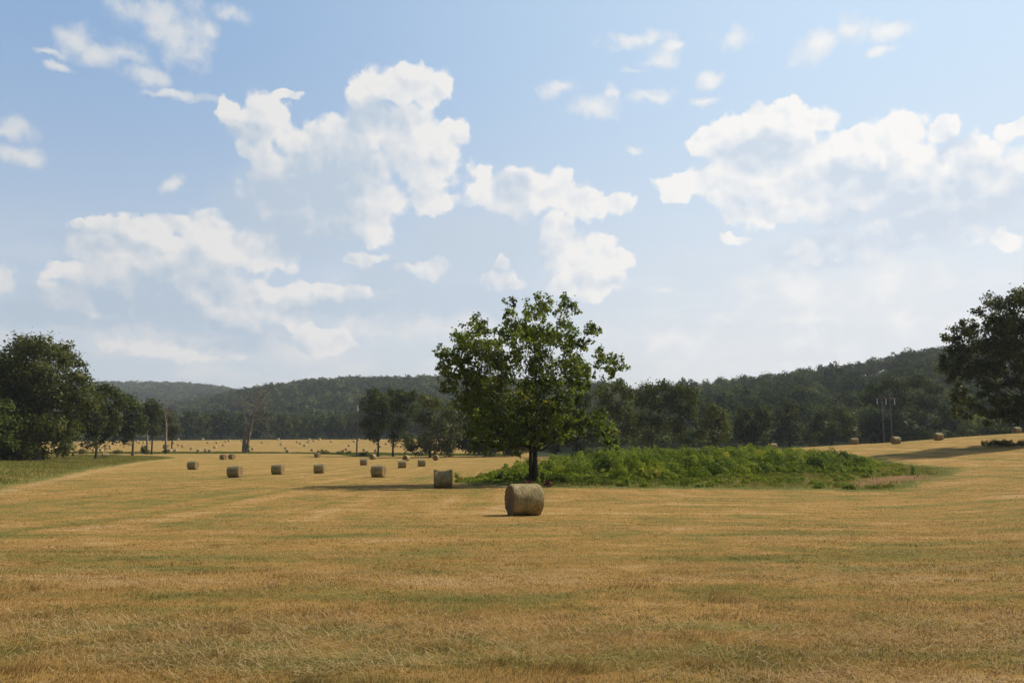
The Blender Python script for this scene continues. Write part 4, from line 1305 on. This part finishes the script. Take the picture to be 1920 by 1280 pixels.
def grass_patch(name, label, poly, n, h0, h1_, wid, seed, tone):
    r = np.random.default_rng(seed)
    x, y = scatter(poly, n, r)
    bare = poly_sdf(CLAY, x, y) + 2.2 * (fnoise(x / 1.3, y / 1.3, 77, 2) - 0.5) > r.uniform(-1.6, 0.8, n)
    x, y = x[bare], y[bare]
    n = len(x)
    fray = poly_sdf(poly, x, y) + 5.0 * fnoise(x / 2.6, y / 2.6, seed + 9, 3) + r.uniform(-1.2, 1.2, n) < 1.6
    x, y = x[fray], y[fray]
    n = len(x)
    edge = np.clip(-poly_sdf(poly, x, y) / 3.5 + 0.2, 0.2, 1)
    hg = (h0 + (h1_ - h0) * fnoise(x / 3.0, y / 3.0, seed, 2)) * edge * r.uniform(0.6, 1.2, n)
    tt = np.clip(tone + 0.7 * (fnoise(x / 7.0, y / 7.0, seed + 5, 3) - 0.5) + r.normal(0, 0.12, n), 0, 1)
    v, f, t = blades(x, y, hg, wid * r.uniform(0.6, 1.4, n), 0.5, r, tt)
    return tag(link(name, new_mesh(name, v, f, GRASS_MAT, False, {'tint': ('FACE', t)})), label, 'grass', None, 'stuff')


grass_patch('verge_grass', 'green and straw grass fringing the weedy mound', WEEDS, 60000, 0.15, 0.38, 0.035, 111, 0.56)
grass_patch('unmown_grass', 'unmown green grass on the left beside the pale track', SWARD, 110000, 0.20, 0.45, 0.07, 112, 0.60)
grass_patch('hedge_grass', 'green grass strip dividing near and far hay fields', HEDGE, 50000, 0.25, 0.6, 0.10, 113, 0.22)


def stubble():
    """cut hay stubble and lying straw over the near field"""
    r = np.random.default_rng(121)
    n = 800000
    u = r.uniform(-0.78, 0.78, n)
    d = np.exp(r.uniform(math.log(3.6), math.log(190), n))
    ds = np.exp(r.uniform(math.log(3.6), math.log(60), 240000))
    us = r.choice([-1.0, 1.0], 240000) * (0.78 + r.random(240000) * 9.0 / ds)
    u, d = np.concatenate([u, us]), np.concatenate([d, ds])
    n = len(d)
    x, y = u * d, d
    keep = (poly_sdf(WEEDS, x, y) > 0) & (poly_sdf(SWARD, x, y) > 0) & (r.random(n) < np.clip((190 - d) / 120, 0, 1))
    x, y, d = x[keep], y[keep], d[keep]
    n = len(x)
    g = fnoise(x / 1.1, y / 1.1, 31, 4)
    k = (0.55 * fnoise(x / 0.22, y / 0.22, 33, 2) + 0.45 * g + r.normal(0, 0.10, n) > 0.34) | (d > 45)
    x, y, d, g = x[k], y[k], d[k], g[k]
    n = len(x)
    sweep = 12.0 * fnoise(x / 1.0, y / 1.0, 35, 3) + r.normal(0, 0.7, n)
    tuft = np.clip((fnoise(x / 0.45, y / 0.45, 41, 2) - 0.62) * 4, 0, 1)
    hg = (0.012 + 0.026 * g + 0.055 * tuft) * r.uniform(0.5, 1.4, n)
    wd = (0.0022 + 0.00034 * d) * r.uniform(0.6, 1.4, n)
    tt = np.clip(r.normal(0.5, 0.16, n) + 0.9 * (g - 0.5), 0, 1)
    p1 = blades(x, y, hg, wd, 2.0, r, tt, None, sweep)
    m = 150000
    u = r.uniform(-0.82, 0.82, m)
    d = np.exp(r.uniform(math.log(3.6), math.log(75), m))
    x, y = u * d, d
    heap = fnoise(x / 2.2, y / 1.1, 51, 3)
    rows = vnoise(mow_across(x, y) / 1.5, 0.02 * x, 61)
    k = (0.55 * heap + 0.45 * rows + r.normal(0, 0.07, m) > 0.57) & (poly_sdf(WEEDS, x, y) > 0)
    x, y, d, heap = x[k], y[k], d[k], heap[k]
    m = len(x)
    L = r.uniform(0.03, 0.13, m)
    a = r.normal(0.15, 0.9, m)
    w = (0.0008 + 0.00016 * d) * r.uniform(0.6, 1.4, m)
    dx, dy = np.cos(a) * L / 2, np.sin(a) * L / 2
    nx, ny = -np.sin(a) * w, np.cos(a) * w
    z = H(x, y) + 0.015 + 0.06 * np.clip(heap - 0.5, 0, 1) * r.random(m) + 0.02 * r.random(m)
    dz = r.normal(0, 0.018, m)
    v2 = np.stack([np.stack([x - dx - nx, y - dy - ny, z - dz], 1), np.stack([x - dx + nx, y - dy + ny, z - dz], 1),
                   np.stack([x + dx + nx, y + dy + ny, z + dz], 1), np.stack([x + dx - nx, y + dy - ny, z + dz], 1)], 1).reshape(-1, 3)
    f2 = np.arange(4 * m).reshape(-1, 4)
    v, f = merge([(p1[0], p1[1]), (v2, f2)])
    return v, f, np.concatenate([p1[2], np.full(m, 2.0) + r.uniform(-0.3, 0.3, m)])


def stubble_material():
    m, N, out = material('hay_stubble')
    at = N.new('ShaderNodeAttribute', attribute_name='tint').outputs['Fac']
    pos = N.new('ShaderNodeTexCoord').outputs['Object']
    f = field_colour(N, pos)
    f = N.math('MULTIPLY_ADD', N.math('SUBTRACT', at, 0.5), 0.75, f)
    col = N.ramp(f, FIELD_STOPS)
    col = N.mix(N.smooth(at, 1.4, 1.6), col, N.mix(N.math('SUBTRACT', at, 1.5, clamp=True), (0.38, 0.26, 0.11), (0.54, 0.40, 0.21)))
    b = principled(N, col, 0.7, 0.15)
    tr = N.new('ShaderNodeBsdfTranslucent')
    N.l.new(col, tr.inputs[0])
    mx = N.new('ShaderNodeMixShader')
    mx.inputs[0].default_value = 0.3
    N.l.new(b, mx.inputs[1])
    N.l.new(tr.outputs[0], mx.inputs[2])
    N.l.new(mx.outputs[0], out.inputs[0])
    return m


v, f, t = stubble()
tag(link('stubble', new_mesh('stubble', v, f, stubble_material(), False, {'tint': ('FACE', t)})), 'short cut hay stubble and loose straw across the near field', 'stubble', None, 'stuff')


# ------------------------------------------------------------------ single plants and bushes
def bush(name, px, py, w_px, h_px, mat, leaf, k, label, category, seed, group=None, depth=None, lumps=9, upright=False, aspect=1.6):
    r = np.random.default_rng(seed)
    x0, y0 = at_depth(px, depth) if depth else ground_at(px, py)
    z0 = h1(x0, y0)
    w, hgt = w_px / F_PX * y0, h_px / F_PX * y0
    puffs = []
    for i in range(lumps):
        s = i / max(1, lumps - 1)
        if upright:
            puffs.append((r.normal(0, 0.10 * w), r.normal(0, 0.10 * w), hgt * (0.18 + 0.8 * s), w * (0.42 - 0.26 * s)))
        else:
            a = r.uniform(0, 6.28)
            q = w * 0.36 * math.sqrt(r.random())
            rr = min(w * 0.2, hgt * 0.34) * r.uniform(0.8, 1.25)
            puffs.append((q * math.cos(a), q * math.sin(a), rr * 0.6 + (hgt - 1.5 * rr) * r.random() * (1 - 0.5 * abs(q * math.cos(a)) / (0.4 * w)), rr))
    root = tag(link(name, None, None, (x0, y0, z0)), label, category, group)
    v, f, t = puff_leaves(puffs, leaf, k, r, 0.9, 0.2)
    v[:, 2] = np.maximum(v[:, 2], 0.0)
    link('foliage', new_mesh('foliage', v, f, mat, False, {'tint': ('FACE', t)}), root)
    parts = []
    for p in puffs:
        parts.append(limb((r.normal(0, .05), r.normal(0, .05), -0.05), p[:3], 0.02 + 0.012 * hgt, 0.008, r))
    v, f = merge(parts)
    link('stem', new_mesh('stem', v, f, BARK_DARK, True), root)
    return root


BR = 'dark brambles along the back of the mound'
bush('bramble_bush', 1352, 850, 52, 22, GREEN_GREY, 0.13, 6, 'greyish bramble bush at the mound\'s back edge, left of the darker one', 'bush', 201, BR, 116)
bush('bramble_bush', 1412, 850, 62, 26, GREEN_OAK, 0.13, 6, 'dark bramble bush at the mound\'s back edge before the half hidden bale', 'bush', 202, BR, 117)
bush('bramble_bush', 1235, 855, 56, 18, GREEN_OAK, 0.13, 6, 'brownish bush at the mound\'s back edge below the tall trees', 'bush', 203, BR, 117)
bush('leafy_bush', 862, 903, 26, 26, GREEN_WEED, 0.09, 3.2, 'twiggy green bush just right of the dented bale', 'bush', 204)
bush('leafy_bush', 273, 849, 24, 17, GREEN_FAR, 0.3, 7, 'dark round bush at the foot of the left snag', 'bush', 205, 'bushes along the hedge strip', 266)
bush('leafy_bush', 312, 849, 15, 22, GREEN_FAR, 0.3, 7, 'dark upright bush climbing the foot of the right snag', 'bush', 206, 'bushes along the hedge strip', 270)
bush('leafy_bush', 222, 849, 22, 9, GREEN_OAK, 0.3, 7, 'low brownish bush on the hedge strip left of the dark tree', 'bush', 207, 'bushes along the hedge strip', 270)
bush('leafy_bush', 150, 851, 30, 11, GREEN_OAK, 0.3, 7, 'low bush on the hedge strip under the rounded dull green tree', 'bush', 208, 'bushes along the hedge strip', 262)
bush('leafy_bush', 466, 847, 9, 16, GREEN_OLIVE, 0.28, 6, 'small upright shrub beside the leaning dead tree\'s foot', 'bush', 209, 'bushes along the hedge strip', 288, 6, True)
bush('leafy_bush', 602, 850, 44, 9, GREEN_FAR, 0.3, 7, 'low dark hedge bush behind the small lone bale', 'bush', 210, 'bushes along the hedge strip', 272)
bush('leafy_bush', 645, 850, 38, 9, GREEN_FAR, 0.3, 7, 'low dark hedge bush just left of the edge-on pole', 'bush', 211, 'bushes along the hedge strip', 270)
bush('leafy_bush', 683, 855, 24, 11, GREEN_OLIVE, 0.26, 6, 'grassy green bush at the foot of the edge-on pole', 'bush', 212, 'bushes along the hedge strip', 240)
bush('leafy_bush', 1895, 835, 130, 13, GREEN_OAK, 0.14, 12, 'strip of shaded grass built as dark leaves below the big right-hand tree', 'bush', 213, None, 112, 26)  # low dark leaf mass standing in for grass in the tree's shade
bush('leafy_bush', 1520, 838, 40, 9, GREEN_GREY, 0.2, 6, 'dry weedy bush on the right rise left of the bale pair', 'bush', 214, None, 190)
bush('red_leaved_plant', 990, 903, 26, 17, RED_LEAF, 0.09, 3.4, 'dark red leaved plant at the big lone tree\'s foot', 'plant', 221, 'dark red plants', 62.0)
bush('red_leaved_plant', 1030, 906, 30, 15, RED_LEAF, 0.09, 3.0, 'dark red plant just right of the nearest bale\'s top', 'plant', 222, 'dark red plants', 62.0)
YG = 'yellow-green saplings in the weeds'
for i, (px, py, w, h_, d, lab) in enumerate([
        (956, 902, 9, 20, 61.5, 'yellow-green sapling left of the big lone tree\'s trunk'), (1008, 904, 10, 18, 61.0, 'yellow-green sapling behind the nearest bale'),
        (1018, 895, 10, 22, 66, 'yellowish sapling right of the big lone tree\'s trunk'), (1266, 868, 10, 20, 98, 'pale sapling high on the mound, leftmost of the mound saplings'),
        (1176, 908, 10, 14, 63, 'low pale sapling near the mound\'s front edge'), (1396, 868, 9, 24, 96, 'tall thin pale sapling below the dark bramble bush'),
        (1428, 872, 9, 16, 94, 'short pale sapling just right of the tall thin one'), (1491, 868, 10, 20, 94, 'pale sapling on the mound below the vine-draped tree'),
        (1505, 884, 16, 22, 80, 'bright bushy sapling in the middle of the right-hand weeds'), (1522, 876, 9, 22, 86, 'slim pale sapling right above the bright bushy one'),
        (1541, 883, 10, 18, 80, 'pale sapling right of the bright bushy one'), (1577, 884, 12, 16, 79, 'pale sapling left of the mound\'s right end'),
        (1631, 884, 20, 20, 79, 'wide yellow-green sapling above the bare red clay'), (1710, 890, 10, 16, 77, 'small dull sapling right of the bare red clay')]):
    bush('sapling', px, py, w, h_, GREEN_YELLOW, 0.10, 3.2, lab, 'sapling', 230 + i, YG, d, 7, True)

# ------------------------------------------------------------------ the hazy summer air
HAZE_TOP = 300.0
v, f = add_box((0, 0, (HAZE_TOP - 60) / 2), (9600, 9600, HAZE_TOP + 60))
hm, N, out = material('haze_air')
pv = N.new('ShaderNodeVolumePrincipled')
pv.inputs['Color'].default_value = (0.84, 0.90, 1.0, 1)
pv.inputs['Density'].default_value = 0.00012
pv.inputs['Anisotropy'].default_value = 0.2
N.l.new(pv.outputs[0], out.inputs['Volume'])
tag(link('haze', new_mesh('haze', v, f, hm)), 'thin blue summer haze over the valley', 'haze', None, 'stuff')
